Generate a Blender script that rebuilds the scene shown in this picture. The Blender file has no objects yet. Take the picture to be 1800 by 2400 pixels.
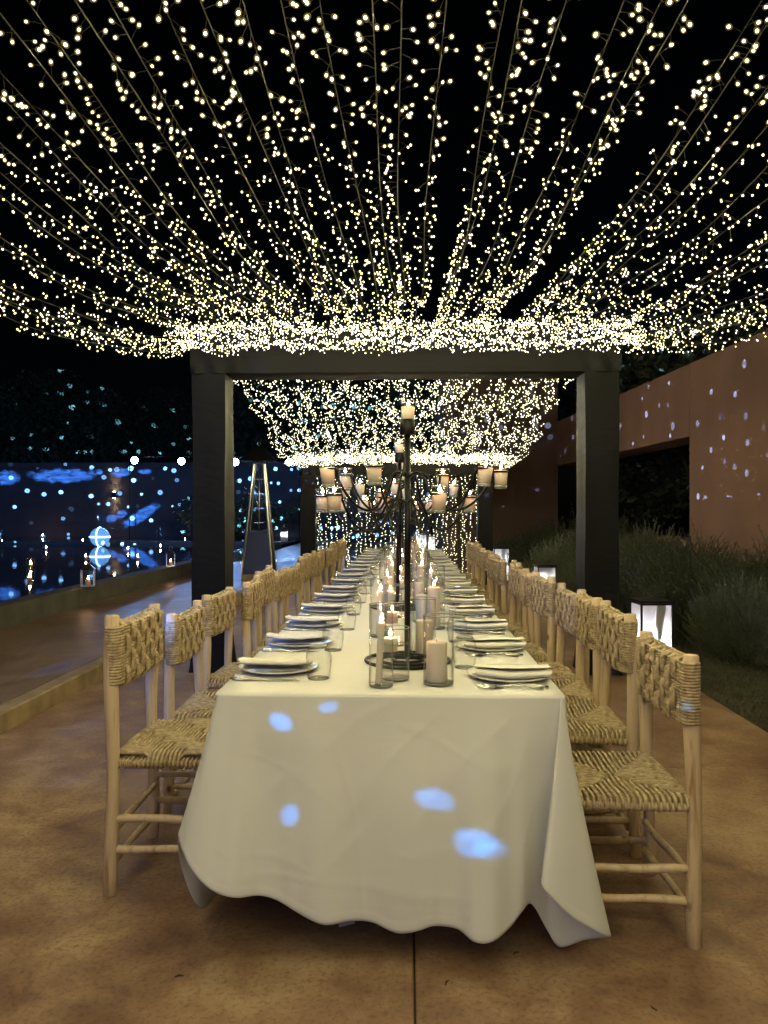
import bpy, math, random
import numpy as np
from mathutils import Vector, Matrix, noise as mnoise

R = math.radians
random.seed(7)
SC = bpy.context.scene
COL = SC.collection

# ------------------------------------------------------------------ camera
F, H, YAW = 1803.0, 1.32, math.atan(55 / 1803.0)
cam = bpy.data.cameras.new("camera")
cam.sensor_width = 36.0
cam.lens = 36.0 * F / 2400.0
cam.clip_start, cam.clip_end = 0.02, 800
cam_o = bpy.data.objects.new("camera", cam)
COL.objects.link(cam_o)
cam_o.location = (0, 0, H)
cam_o.rotation_euler = (R(90), 0, YAW)
SC.camera = cam_o

# ------------------------------------------------------------------ sky, moon, exposure
world = bpy.data.worlds.new("World")
SC.world = world
world.use_nodes = True
wn = world.node_tree
sky = wn.nodes.new("ShaderNodeTexSky")
sky.sky_type = 'NISHITA'
sky.sun_disc = False
sky.sun_elevation = R(25)
sky.sun_rotation = R(200)
bg = wn.nodes["Background"]
bg.inputs["Strength"].default_value = 0.00018
wn.links.new(sky.outputs[0], bg.inputs[0])
moon = bpy.data.lights.new("moon", 'SUN')
moon.energy, moon.angle, moon.color = 0.004, R(0.5), (1.0, 0.95, 0.88)
moon_o = bpy.data.objects.new("moon", moon)
COL.objects.link(moon_o)
moon_o.rotation_euler = (R(65), 0, R(160))
SC.view_settings.view_transform = 'Standard'
SC.view_settings.look = 'None'
SC.view_settings.gamma = 1.0
SC.view_settings.exposure = 0.0
SC.view_settings.use_curve_mapping = False
SC.render.engine = 'CYCLES'
cy = SC.cycles
cy.use_denoising = True
cy.denoiser = 'OPENIMAGEDENOISE'
cy.max_bounces, cy.diffuse_bounces, cy.glossy_bounces = 8, 3, 4
cy.transmission_bounces, cy.transparent_max_bounces = 6, 64
cy.caustics_reflective = cy.caustics_refractive = False
cy.sample_clamp_indirect = 3.0
cy.use_light_tree = True

LED_COL, LED_POWER, GLOW_COL = (1.0, 0.92, 0.58), 7.0, (1.0, 0.87, 0.44)


# ------------------------------------------------------------------ helpers
class MB:
    """collects shapes; build() links them as one mesh object"""
    def __init__(s):
        s.v, s.f, s.uv = [], [], []

    def add(s, vs, fs, uvs=None):
        o = len(s.v)
        s.v.extend([tuple(p) for p in vs])
        for i, f in enumerate(fs):
            s.f.append(tuple(o + k for k in f))
            s.uv.append(uvs[i] if uvs else [(vs[k][0], vs[k][1] + vs[k][2]) for k in f])
        return s

    def box(s, x0, x1, y0, y1, z0, z1, b=0.0):
        if b <= 0:
            vs = [(x, y, z) for z in (z0, z1) for y in (y0, y1) for x in (x0, x1)]
            return s.add(vs, [(0, 2, 3, 1), (4, 5, 7, 6), (0, 1, 5, 4), (2, 6, 7, 3), (0, 4, 6, 2), (1, 3, 7, 5)])
        # chamfered box
        vs, idx = [], {}
        for sx in (0, 1):
            for sy in (0, 1):
                for sz in (0, 1):
                    X, Y, Z = (x0, x1)[sx], (y0, y1)[sy], (z0, z1)[sz]
                    ix, iy, iz = (b, -b)[sx], (b, -b)[sy], (b, -b)[sz]
                    for ax, p in enumerate([(X, Y + iy, Z + iz), (X + ix, Y, Z + iz), (X + ix, Y + iy, Z)]):
                        idx[(sx, sy, sz, ax)] = len(vs)
                        vs.append(p)
        g = lambda *k: idx[k]
        fs = []
        for a in (0, 1):
            q = [g(a, 0, 0, 0), g(a, 1, 0, 0), g(a, 1, 1, 0), g(a, 0, 1, 0)]
            fs.append(q if a else q[::-1])
            q = [g(0, a, 0, 1), g(1, a, 0, 1), g(1, a, 1, 1), g(0, a, 1, 1)]
            fs.append(q[::-1] if a else q)
            q = [g(0, 0, a, 2), g(1, 0, a, 2), g(1, 1, a, 2), g(0, 1, a, 2)]
            fs.append(q if a else q[::-1])
        for a in (0, 1):
            for c in (0, 1):
                fs.append([g(a, c, 0, 0), g(a, c, 1, 0), g(a, c, 1, 1), g(a, c, 0, 1)])
                fs.append([g(a, 0, c, 0), g(a, 1, c, 0), g(a, 1, c, 2), g(a, 0, c, 2)])
                fs.append([g(0, a, c, 1), g(1, a, c, 1), g(1, a, c, 2), g(0, a, c, 2)])
                for e in (0, 1):
                    fs.append([g(a, c, e, 0), g(a, c, e, 1), g(a, c, e, 2)])
        return s.add(vs, fs)

    def tube(s, pts, r, n=6, caps=True, closed=False, flat=1.0):
        pts = [Vector(p) for p in pts]
        m = len(pts)
        rs = r if isinstance(r, (list, tuple)) else [r] * m
        vs, L, ls = [], 0.0, []
        up = None
        for i, p in enumerate(pts):
            a = pts[(i - 1) % m] if (closed or i > 0) else p
            b = pts[(i + 1) % m] if (closed or i < m - 1) else p
            t = (b - a)
            t = t.normalized() if t.length > 1e-9 else Vector((0, 0, 1))
            if up is None:
                up = Vector((0, 0, 1)) if abs(t.z) < 0.9 else Vector((1, 0, 0))
            nx = up - t * up.dot(t)
            if nx.length < 1e-6:
                nx = t.orthogonal()
            nx.normalize()
            up = nx
            ny = t.cross(nx)
            if i > 0:
                L += (p - pts[i - 1]).length
            ls.append(L)
            for k in range(n):
                an = 2 * math.pi * k / n
                vs.append(p + (nx * math.cos(an) * flat + ny * math.sin(an)) * rs[i])
        fs, uv = [], []
        for i in range(m if closed else m - 1):
            j = (i + 1) % m
            l0, l1 = ls[i], ls[j] if j else L + (pts[0] - pts[-1]).length
            for k in range(n):
                k2 = (k + 1) % n
                fs.append((i * n + k, i * n + k2, j * n + k2, j * n + k))
                uv.append([(l0, k / n), (l0, (k + 1) / n), (l1, (k + 1) / n), (l1, k / n)])
        if caps and not closed:
            fs.append(tuple(range(n))[::-1])
            uv.append([(0, 0)] * n)
            fs.append(tuple((m - 1) * n + k for k in range(n)))
            uv.append([(L, 0)] * n)
        return s.add(vs, fs, uv)

    def lathe(s, prof, n=24, c=(0, 0, 0), wob=0.0):
        vs, fs = [], []
        m = len(prof)
        for i, (r, z) in enumerate(prof):
            for k in range(n):
                a = 2 * math.pi * k / n
                rr = r * (1 + wob * mnoise.noise(Vector((math.cos(a) * 1.7, math.sin(a) * 1.7, 0.4))))
                vs.append((c[0] + rr * math.cos(a), c[1] + rr * math.sin(a), c[2] + z))
        for i in range(m - 1):
            for k in range(n):
                k2 = (k + 1) % n
                fs.append((i * n + k, i * n + k2, (i + 1) * n + k2, (i + 1) * n + k))
        if prof[0][0] > 1e-5:
            fs.append(tuple(range(n))[::-1])
        if prof[-1][0] > 1e-5:
            fs.append(tuple((m - 1) * n + k for k in range(n)))
        return s.add(vs, fs)

    def grid(s, P):
        """P: rows of points"""
        h, w = len(P), len(P[0])
        vs = [p for row in P for p in row]
        fs, uv = [], []
        for i in range(h - 1):
            for j in range(w - 1):
                fs.append((i * w + j, i * w + j + 1, (i + 1) * w + j + 1, (i + 1) * w + j))
                uv.append([(j / (w - 1), i / (h - 1)), ((j + 1) / (w - 1), i / (h - 1)),
                           ((j + 1) / (w - 1), (i + 1) / (h - 1)), (j / (w - 1), (i + 1) / (h - 1))])
        return s.add(vs, fs, uv)

    def mesh(s, name, mat, smooth=True):
        me = bpy.data.meshes.new(name)
        me.from_pydata(s.v, [], s.f)
        ul = me.uv_layers.new(name="UVMap")
        flat = [c for f in s.uv for p in f for c in p]
        ul.data.foreach_set("uv", flat)
        if smooth is True:
            me.polygons.foreach_set("use_smooth", [True] * len(me.polygons))
        elif smooth == 'auto':
            me.polygons.foreach_set("use_smooth", [True] * len(me.polygons))
            me.set_sharp_from_angle(angle=R(40))
        if mat:
            me.materials.append(mat)
        me.update()
        return me

    def build(s, name, mat, parent=None, smooth=True, loc=None, rot=None):
        return link(name, s.mesh(name, mat, smooth), parent, loc, rot)


def link(name, me, parent=None, loc=None, rot=None):
    o = bpy.data.objects.new(name, me)
    COL.objects.link(o)
    if parent:
        o.parent = parent
    if loc is not None:
        o.location = loc
    if rot is not None:
        o.rotation_euler = rot
    return o


def tag(o, label=None, cat=None, group=None, kind=None):
    if label:
        o['label'] = label
    if cat:
        o['category'] = cat
    if group:
        o['group'] = group
    if kind:
        o['kind'] = kind
    return o


def thing(name, label, cat, loc=(0, 0, 0), rz=0.0, group=None):
    o = bpy.data.objects.new(name, None)
    COL.objects.link(o)
    o.location = loc
    o.rotation_euler = (0, 0, rz)
    o.empty_display_size = 0.05
    return tag(o, label, cat, group)


def copy_tree(o, parent=None):
    c = o.copy()
    COL.objects.link(c)
    if parent:
        c.parent = parent
    for ch in list(o.children):
        copy_tree(ch, c)
    return c


ORD = ("first second third fourth fifth sixth seventh eighth ninth tenth eleventh twelfth thirteenth fourteenth fifteenth "
       "sixteenth seventeenth eighteenth nineteenth twentieth").split()
ORD += ["twenty-" + w for w in ORD[:9]] + ["thirtieth"] + ["thirty-" + w for w in ORD[:9]]


def ray(px, py):
    r = (px - 900) / F
    return (r * math.cos(YAW) - math.sin(YAW), math.cos(YAW) + r * math.sin(YAW), (1200 - py) / F)


def at_y(px, py, Y):
    d = ray(px, py)
    t = Y / d[1]
    return Vector((d[0] * t, Y, H + d[2] * t))


def at_z(px, py, Z):
    d = ray(px, py)
    t = (Z - H) / d[2]
    return Vector((d[0] * t, d[1] * t, Z))


# ------------------------------------------------------------------ materials
def new_mat(name):
    m = bpy.data.materials.new(name)
    m.use_nodes = True
    return m, m.node_tree, m.node_tree.nodes["Principled BSDF"]


def N(nt, typ, **kw):
    n = nt.nodes.new(typ)
    for k, v in kw.items():
        setattr(n, k, v)
    return n


def mat_noise(name, c1, c2, scale=6.0, rough=0.6, bump=0.15, detail=6.0, bscale=None, coord='Object', stretch=(1, 1, 1),
              spec=0.5, rough2=None, metal=0.0, bdist=0.01):
    m, nt, b = new_mat(name)
    tc = N(nt, "ShaderNodeTexCoord")
    mp = N(nt, "ShaderNodeMapping")
    mp.inputs["Scale"].default_value = stretch
    nt.links.new(tc.outputs[coord], mp.inputs[0])
    no = N(nt, "ShaderNodeTexNoise")
    no.inputs["Scale"].default_value = scale
    no.inputs["Detail"].default_value = detail
    nt.links.new(mp.outputs[0], no.inputs["Vector"])
    cr = N(nt, "ShaderNodeValToRGB")
    cr.color_ramp.elements[0].position, cr.color_ramp.elements[1].position = 0.32, 0.68
    cr.color_ramp.elements[0].color = (*c1, 1)
    cr.color_ramp.elements[1].color = (*c2, 1)
    nt.links.new(no.outputs["Fac"], cr.inputs[0])
    nt.links.new(cr.outputs[0], b.inputs["Base Color"])
    b.inputs["Roughness"].default_value = rough
    b.inputs["Specular IOR Level"].default_value = spec
    b.inputs["Metallic"].default_value = metal
    if rough2 is not None:
        mr = N(nt, "ShaderNodeMapRange")
        mr.inputs["To Min"].default_value, mr.inputs["To Max"].default_value = rough, rough2
        nt.links.new(no.outputs["Fac"], mr.inputs["Value"])
        nt.links.new(mr.outputs[0], b.inputs["Roughness"])
    if bump:
        n2 = N(nt, "ShaderNodeTexNoise")
        n2.inputs["Scale"].default_value = bscale or scale * 4
        n2.inputs["Detail"].default_value = 5
        nt.links.new(mp.outputs[0], n2.inputs["Vector"])
        bp = N(nt, "ShaderNodeBump")
        bp.inputs["Strength"].default_value = bump
        bp.inputs["Distance"].default_value = bdist
        nt.links.new(n2.outputs["Fac"], bp.inputs["Height"])
        nt.links.new(bp.outputs[0], b.inputs["Normal"])
    return m


def mat_emit(name, col, strength):
    m = bpy.data.materials.new(name)
    m.use_nodes = True
    nt = m.node_tree
    nt.nodes.remove(nt.nodes["Principled BSDF"])
    e = N(nt, "ShaderNodeEmission")
    e.inputs[0].default_value = (*col, 1)
    e.inputs[1].default_value = strength
    nt.links.new(e.outputs[0], nt.nodes["Material Output"].inputs[0])
    return m


def mat_glass(name, tint=(1, 1, 1), edge=1.0, rough=0.02):
    """thin-walled glass: clear straight through, mirror-like at grazing angles"""
    m = bpy.data.materials.new(name)
    m.use_nodes = True
    nt = m.node_tree
    nt.nodes.remove(nt.nodes["Principled BSDF"])
    tr = N(nt, "ShaderNodeBsdfTransparent")
    tr.inputs[0].default_value = (*tint, 1)
    gl = N(nt, "ShaderNodeBsdfGlossy")
    gl.inputs["Roughness"].default_value = rough
    fr = N(nt, "ShaderNodeFresnel")
    ge = N(nt, "ShaderNodeNewGeometry")
    ior = N(nt, "ShaderNodeMapRange")          # the same reflection from either side of the thin wall
    ior.inputs["To Min"].default_value, ior.inputs["To Max"].default_value = 1.5, 1 / 1.5
    nt.links.new(ge.outputs["Backfacing"], ior.inputs["Value"])
    nt.links.new(ior.outputs[0], fr.inputs[0])
    mu = N(nt, "ShaderNodeMath", operation='MULTIPLY')
    mu.inputs[1].default_value = edge
    mu.use_clamp = True
    mx = N(nt, "ShaderNodeMixShader")
    nt.links.new(fr.outputs[0], mu.inputs[0])
    nt.links.new(mu.outputs[0], mx.inputs[0])
    nt.links.new(tr.outputs[0], mx.inputs[1])
    nt.links.new(gl.outputs[0], mx.inputs[2])
    nt.links.new(mx.outputs[0], nt.nodes["Material Output"].inputs[0])
    return m


def mat_rope():
    m, nt, b = new_mat("seagrass_rope")
    uv = N(nt, "ShaderNodeUVMap")
    sp = N(nt, "ShaderNodeSeparateXYZ")
    nt.links.new(uv.outputs[0], sp.inputs[0])
    mu = N(nt, "ShaderNodeMath", operation='MULTIPLY')
    mu.inputs[1].default_value = 2 * math.pi * 85
    nt.links.new(sp.outputs[0], mu.inputs[0])
    ma = N(nt, "ShaderNodeMath", operation='MULTIPLY_ADD')
    ma.inputs[1].default_value = 4 * math.pi
    nt.links.new(sp.outputs[1], ma.inputs[0])
    nt.links.new(mu.outputs[0], ma.inputs[2])
    si = N(nt, "ShaderNodeMath", operation='SINE')
    nt.links.new(ma.outputs[0], si.inputs[0])
    tc = N(nt, "ShaderNodeTexCoord")
    no = N(nt, "ShaderNodeTexNoise")
    no.inputs["Scale"].default_value = 55
    no.inputs["Detail"].default_value = 6
    nt.links.new(tc.outputs["Object"], no.inputs["Vector"])
    cr = N(nt, "ShaderNodeValToRGB")
    cr.color_ramp.elements[0].position, cr.color_ramp.elements[1].position = 0.3, 0.7
    cr.color_ramp.elements[0].color = (0.25, 0.175, 0.10, 1)
    cr.color_ramp.elements[1].color = (0.60, 0.485, 0.31, 1)
    nt.links.new(no.outputs["Fac"], cr.inputs[0])
    nt.links.new(cr.outputs[0], b.inputs["Base Color"])
    b.inputs["Roughness"].default_value = 0.7
    ad = N(nt, "ShaderNodeMath", operation='ADD')
    nt.links.new(si.outputs[0], ad.inputs[0])
    nt.links.new(no.outputs["Fac"], ad.inputs[1])
    bp = N(nt, "ShaderNodeBump")
    bp.inputs["Strength"].default_value = 0.35
    bp.inputs["Distance"].default_value = 0.0012
    nt.links.new(ad.outputs[0], bp.inputs["Height"])
    nt.links.new(bp.outputs[0], b.inputs["Normal"])
    return m


def mat_wood():
    m, nt, b = new_mat("peeled_pale_wood")
    tc = N(nt, "ShaderNodeTexCoord")
    oi = N(nt, "ShaderNodeObjectInfo")
    ad = N(nt, "ShaderNodeVectorMath", operation='ADD')
    cm = N(nt, "ShaderNodeCombineXYZ")
    for i in range(3):
        nt.links.new(oi.outputs["Random"], cm.inputs[i])
    sc = N(nt, "ShaderNodeVectorMath", operation='SCALE')
    sc.inputs["Scale"].default_value = 13
    nt.links.new(cm.outputs[0], sc.inputs[0])
    nt.links.new(tc.outputs["Object"], ad.inputs[0])
    nt.links.new(sc.outputs[0], ad.inputs[1])
    mp = N(nt, "ShaderNodeMapping")
    mp.inputs["Scale"].default_value = (30, 30, 3)
    nt.links.new(ad.outputs[0], mp.inputs[0])
    no = N(nt, "ShaderNodeTexNoise")
    no.inputs["Scale"].default_value = 1.6
    no.inputs["Detail"].default_value = 8
    no.inputs["Distortion"].default_value = 0.6
    nt.links.new(mp.outputs[0], no.inputs["Vector"])
    cr = N(nt, "ShaderNodeValToRGB")
    el = cr.color_ramp.elements
    el[0].position, el[0].color = 0.22, (0.30, 0.17, 0.075, 1)
    el[1].position, el[1].color = 0.75, (0.70, 0.56, 0.39, 1)
    e = el.new(0.42)
    e.color = (0.60, 0.455, 0.30, 1)
    nt.links.new(no.outputs["Fac"], cr.inputs[0])
    # small dark knots
    mp2 = N(nt, "ShaderNodeMapping")
    mp2.inputs["Scale"].default_value = (9, 9, 5)
    nt.links.new(ad.outputs[0], mp2.inputs[0])
    vo = N(nt, "ShaderNodeTexVoronoi")
    vo.inputs["Scale"].default_value = 1.0
    nt.links.new(mp2.outputs[0], vo.inputs["Vector"])
    kr = N(nt, "ShaderNodeValToRGB")
    kr.color_ramp.elements[0].position, kr.color_ramp.elements[0].color = 0.05, (0.22, 0.13, 0.07, 1)
    kr.color_ramp.elements[1].position, kr.color_ramp.elements[1].color = 0.13, (1, 1, 1, 1)
    nt.links.new(vo.outputs["Distance"], kr.inputs[0])
    mx = N(nt, "ShaderNodeMix", data_type='RGBA', blend_type='MULTIPLY')
    mx.inputs[0].default_value = 1.0
    nt.links.new(cr.outputs[0], mx.inputs[6])
    nt.links.new(kr.outputs[0], mx.inputs[7])
    nt.links.new(mx.outputs[2], b.inputs["Base Color"])
    b.inputs["Roughness"].default_value = 0.55
    bp = N(nt, "ShaderNodeBump")
    bp.inputs["Strength"].default_value = 0.35
    bp.inputs["Distance"].default_value = 0.004
    nt.links.new(no.outputs["Fac"], bp.inputs["Height"])
    nt.links.new(bp.outputs[0], b.inputs["Normal"])
    return m


def mat_cloth():
    m, nt, b = new_mat("white_cotton")
    tc = N(nt, "ShaderNodeTexCoord")
    b.inputs["Base Color"].default_value = (0.73, 0.73, 0.735, 1)
    b.inputs["Roughness"].default_value = 0.85
    b.inputs["Specular IOR Level"].default_value = 0.2
    b.inputs["Sheen Weight"].default_value = 0.1
    # creases: distorted stretched noise in two directions, faint weave
    hs = []
    for rot, sc, st in ((0.95, 3.0, (0.35, 1, 2.0)), (-1.05, 2.2, (0.35, 1, 2.0)), (0.1, 9.0, (1, 1, 1)), (0.0, 420.0, (1, 1, 1))):
        mp = N(nt, "ShaderNodeMapping")
        mp.inputs["Rotation"].default_value = (0, rot, 0)
        mp.inputs["Scale"].default_value = st
        nt.links.new(tc.outputs["Object"], mp.inputs[0])
        no = N(nt, "ShaderNodeTexNoise")
        no.inputs["Scale"].default_value = sc
        no.inputs["Detail"].default_value = 3
        no.inputs["Distortion"].default_value = 0.4
        nt.links.new(mp.outputs[0], no.inputs["Vector"])
        hs.append(no)
    a = N(nt, "ShaderNodeMath", operation='ADD')
    nt.links.new(hs[0].outputs["Fac"], a.inputs[0])
    nt.links.new(hs[1].outputs["Fac"], a.inputs[1])
    a2 = N(nt, "ShaderNodeMath", operation='MULTIPLY_ADD')
    a2.inputs[1].default_value = 0.45
    nt.links.new(hs[2].outputs["Fac"], a2.inputs[0])
    nt.links.new(a.outputs[0], a2.inputs[2])
    a3 = N(nt, "ShaderNodeMath", operation='MULTIPLY_ADD')
    a3.inputs[1].default_value = 0.06
    nt.links.new(hs[3].outputs["Fac"], a3.inputs[0])
    nt.links.new(a2.outputs[0], a3.inputs[2])
    bp = N(nt, "ShaderNodeBump")
    bp.inputs["Strength"].default_value = 0.22
    bp.inputs["Distance"].default_value = 0.014
    nt.links.new(a3.outputs[0], bp.inputs["Height"])
    nt.links.new(bp.outputs[0], b.inputs["Normal"])
    return m


def mat_floor(name, c_lo, c_mid, c_hi, rough=(0.28, 0.6)):
    m, nt, b = new_mat(name)
    ge = N(nt, "ShaderNodeNewGeometry")
    def noise(scale, detail=8, dist=0.0, rough_=0.6):
        n = N(nt, "ShaderNodeTexNoise")
        n.inputs["Scale"].default_value = scale
        n.inputs["Detail"].default_value = detail
        n.inputs["Distortion"].default_value = dist
        n.inputs["Roughness"].default_value = rough_
        nt.links.new(ge.outputs["Position"], n.inputs["Vector"])
        return n
    n1, n2, n3 = noise(0.95, 6, 0.8), noise(5.5, 9, 0.4, 0.7), noise(60, 6)
    mx = N(nt, "ShaderNodeMath", operation='MULTIPLY_ADD')
    mx.inputs[1].default_value = 0.55
    nt.links.new(n2.outputs["Fac"], mx.inputs[0])
    ml = N(nt, "ShaderNodeMath", operation='MULTIPLY')
    ml.inputs[1].default_value = 0.48
    nt.links.new(n1.outputs["Fac"], ml.inputs[0])
    nt.links.new(ml.outputs[0], mx.inputs[2])
    cr = N(nt, "ShaderNodeValToRGB")
    el = cr.color_ramp.elements
    el[0].position, el[0].color = 0.41, (*c_lo, 1)
    el[1].position, el[1].color = 0.63, (*c_hi, 1)
    e = el.new(0.52)
    e.color = (*c_mid, 1)
    nt.links.new(mx.outputs[0], cr.inputs[0])
    sp = N(nt, "ShaderNodeValToRGB")
    sp.color_ramp.elements[0].position, sp.color_ramp.elements[0].color = 0.36, (0.72, 0.68, 0.66, 1)
    sp.color_ramp.elements[1].position, sp.color_ramp.elements[1].color = 0.5, (1, 1, 1, 1)
    nt.links.new(n3.outputs["Fac"], sp.inputs[0])
    mm = N(nt, "ShaderNodeMix", data_type='RGBA', blend_type='MULTIPLY')
    mm.inputs[0].default_value = 1
    nt.links.new(cr.outputs[0], mm.inputs[6])
    nt.links.new(sp.outputs[0], mm.inputs[7])
    nt.links.new(mm.outputs[2], b.inputs["Base Color"])
    mr = N(nt, "ShaderNodeMapRange")
    mr.inputs["From Min"].default_value, mr.inputs["From Max"].default_value = 0.35, 0.65
    mr.inputs["To Min"].default_value, mr.inputs["To Max"].default_value = rough
    nt.links.new(n2.outputs["Fac"], mr.inputs["Value"])
    nt.links.new(mr.outputs[0], b.inputs["Roughness"])
    ad = N(nt, "ShaderNodeMath", operation='MULTIPLY_ADD')
    ad.inputs[1].default_value = 0.2
    nt.links.new(n3.outputs["Fac"], ad.inputs[0])
    n4 = noise(7, 3)
    nt.links.new(n4.outputs["Fac"], ad.inputs[2])
    bp = N(nt, "ShaderNodeBump")
    bp.inputs["Strength"].default_value = 0.3
    bp.inputs["Distance"].default_value = 0.012
    nt.links.new(ad.outputs[0], bp.inputs["Height"])
    nt.links.new(bp.outputs[0], b.inputs["Normal"])
    return m


def mat_fabric_dark():
    m, nt, b = new_mat("charcoal_drape")
    tc = N(nt, "ShaderNodeTexCoord")
    b.inputs["Base Color"].default_value = (0.0052, 0.0052, 0.0058, 1)
    b.inputs["Roughness"].default_value = 0.6
    b.inputs["Specular IOR Level"].default_value = 0.16
    mp = N(nt, "ShaderNodeMapping")
    mp.inputs["Scale"].default_value = (0.8, 0.8, 2.2)
    nt.links.new(tc.outputs["Object"], mp.inputs[0])
    no = N(nt, "ShaderNodeTexNoise")
    no.inputs["Scale"].default_value = 3
    no.inputs["Detail"].default_value = 4
    no.inputs["Distortion"].default_value = 0.7
    nt.links.new(mp.outputs[0], no.inputs["Vector"])
    bp = N(nt, "ShaderNodeBump")
    bp.inputs["Strength"].default_value = 0.5
    bp.inputs["Distance"].default_value = 0.02
    nt.links.new(no.outputs["Fac"], bp.inputs["Height"])
    nt.links.new(bp.outputs[0], b.inputs["Normal"])
    return m


def mat_leaf(name, c1, c2, trans=0.25):
    m, nt, b = new_mat(name)
    ge = N(nt, "ShaderNodeNewGeometry")
    cr = N(nt, "ShaderNodeValToRGB")
    cr.color_ramp.elements[0].color = (*c1, 1)
    cr.color_ramp.elements[1].color = (*c2, 1)
    nt.links.new(ge.outputs["Random Per Island"], cr.inputs[0])
    nt.links.new(cr.outputs[0], b.inputs["Base Color"])
    b.inputs["Roughness"].default_value = 0.55
    return m


def mat_wax():
    m, nt, b = new_mat("ivory_wax")
    b.inputs["Base Color"].default_value = (0.88, 0.77, 0.69, 1)
    b.inputs["Roughness"].default_value = 0.45
    b.inputs["Subsurface Weight"].default_value = 0.5
    b.inputs["Subsurface Radius"].default_value = (1.0, 0.45, 0.25)
    b.inputs["Subsurface Scale"].default_value = 0.02
    return m


def mat_panel():
    m, nt, b = new_mat("frosted_panel")
    nt.nodes.remove(b)
    d = N(nt, "ShaderNodeBsdfDiffuse")
    d.inputs[0].default_value = (0.75, 0.75, 0.75, 1)
    tr = N(nt, "ShaderNodeBsdfTranslucent")
    tr.inputs[0].default_value = (0.9, 0.9, 0.92, 1)
    mx = N(nt, "ShaderNodeMixShader")
    mx.inputs[0].default_value = 0.7
    nt.links.new(d.outputs[0], mx.inputs[1])
    nt.links.new(tr.outputs[0], mx.inputs[2])
    nt.links.new(mx.outputs[0], nt.nodes["Material Output"].inputs[0])
    return m


def mat_water():
    m, nt, b = new_mat("pool_water")
    b.inputs["Base Color"].default_value = (0.004, 0.008, 0.02, 1)
    b.inputs["Roughness"].default_value = 0.03
    b.inputs["IOR"].default_value = 1.45
    ge = N(nt, "ShaderNodeNewGeometry")
    mp = N(nt, "ShaderNodeMapping")
    mp.inputs["Scale"].default_value = (1, 0.5, 1)
    nt.links.new(ge.outputs["Position"], mp.inputs[0])
    no = N(nt, "ShaderNodeTexNoise")
    no.inputs["Scale"].default_value = 2.2
    no.inputs["Detail"].default_value = 2
    nt.links.new(mp.outputs[0], no.inputs["Vector"])
    bp = N(nt, "ShaderNodeBump")
    bp.inputs["Strength"].default_value = 0.05
    bp.inputs["Distance"].default_value = 0.02
    nt.links.new(no.outputs["Fac"], bp.inputs["Height"])
    nt.links.new(bp.outputs[0], b.inputs["Normal"])
    return m


def simple(name, col, rough=0.5, metal=0.0, spec=0.5):
    m, nt, b = new_mat(name)
    b.inputs["Base Color"].default_value = (*col, 1)
    b.inputs["Roughness"].default_value = rough
    b.inputs["Metallic"].default_value = metal
    b.inputs["Specular IOR Level"].default_value = spec
    return m


def mat_lip():
    m, nt, b = new_mat("thick_glass")
    b.inputs["Base Color"].default_value = (0.97, 0.98, 0.97, 1)
    b.inputs["Roughness"].default_value = 0.06
    b.inputs["Transmission Weight"].default_value = 1.0
    b.inputs["IOR"].default_value = 1.5
    d = N(nt, "ShaderNodeBsdfDiffuse")             # white mixed in to stand for the bright glow of rims and bases
    d.inputs[0].default_value = (0.9, 0.93, 0.9, 1)
    mx = N(nt, "ShaderNodeMixShader")
    mx.inputs[0].default_value = 0.35
    nt.links.new(b.outputs[0], mx.inputs[1])
    nt.links.new(d.outputs[0], mx.inputs[2])
    nt.links.new(mx.outputs[0], nt.nodes["Material Output"].inputs[0])
    return m


def ring(m, r, z, t, n=36):
    return m.tube([(r * math.cos(a), r * math.sin(a), z) for a in np.linspace(0, 2 * math.pi, n, endpoint=False)], t, 6, closed=True)


def mat_halo():  # faintly glowing shell that imitates the yellow halo round a bright bulb
    m = bpy.data.materials.new("led_halo")
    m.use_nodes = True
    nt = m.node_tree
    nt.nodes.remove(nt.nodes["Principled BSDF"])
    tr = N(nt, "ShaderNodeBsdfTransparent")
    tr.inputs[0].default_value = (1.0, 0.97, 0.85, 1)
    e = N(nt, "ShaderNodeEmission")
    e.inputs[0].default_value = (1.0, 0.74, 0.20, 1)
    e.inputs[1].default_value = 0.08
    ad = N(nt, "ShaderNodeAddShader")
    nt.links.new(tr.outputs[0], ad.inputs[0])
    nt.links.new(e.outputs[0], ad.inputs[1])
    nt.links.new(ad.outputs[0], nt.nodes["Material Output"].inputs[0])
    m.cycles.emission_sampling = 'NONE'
    return m


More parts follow.
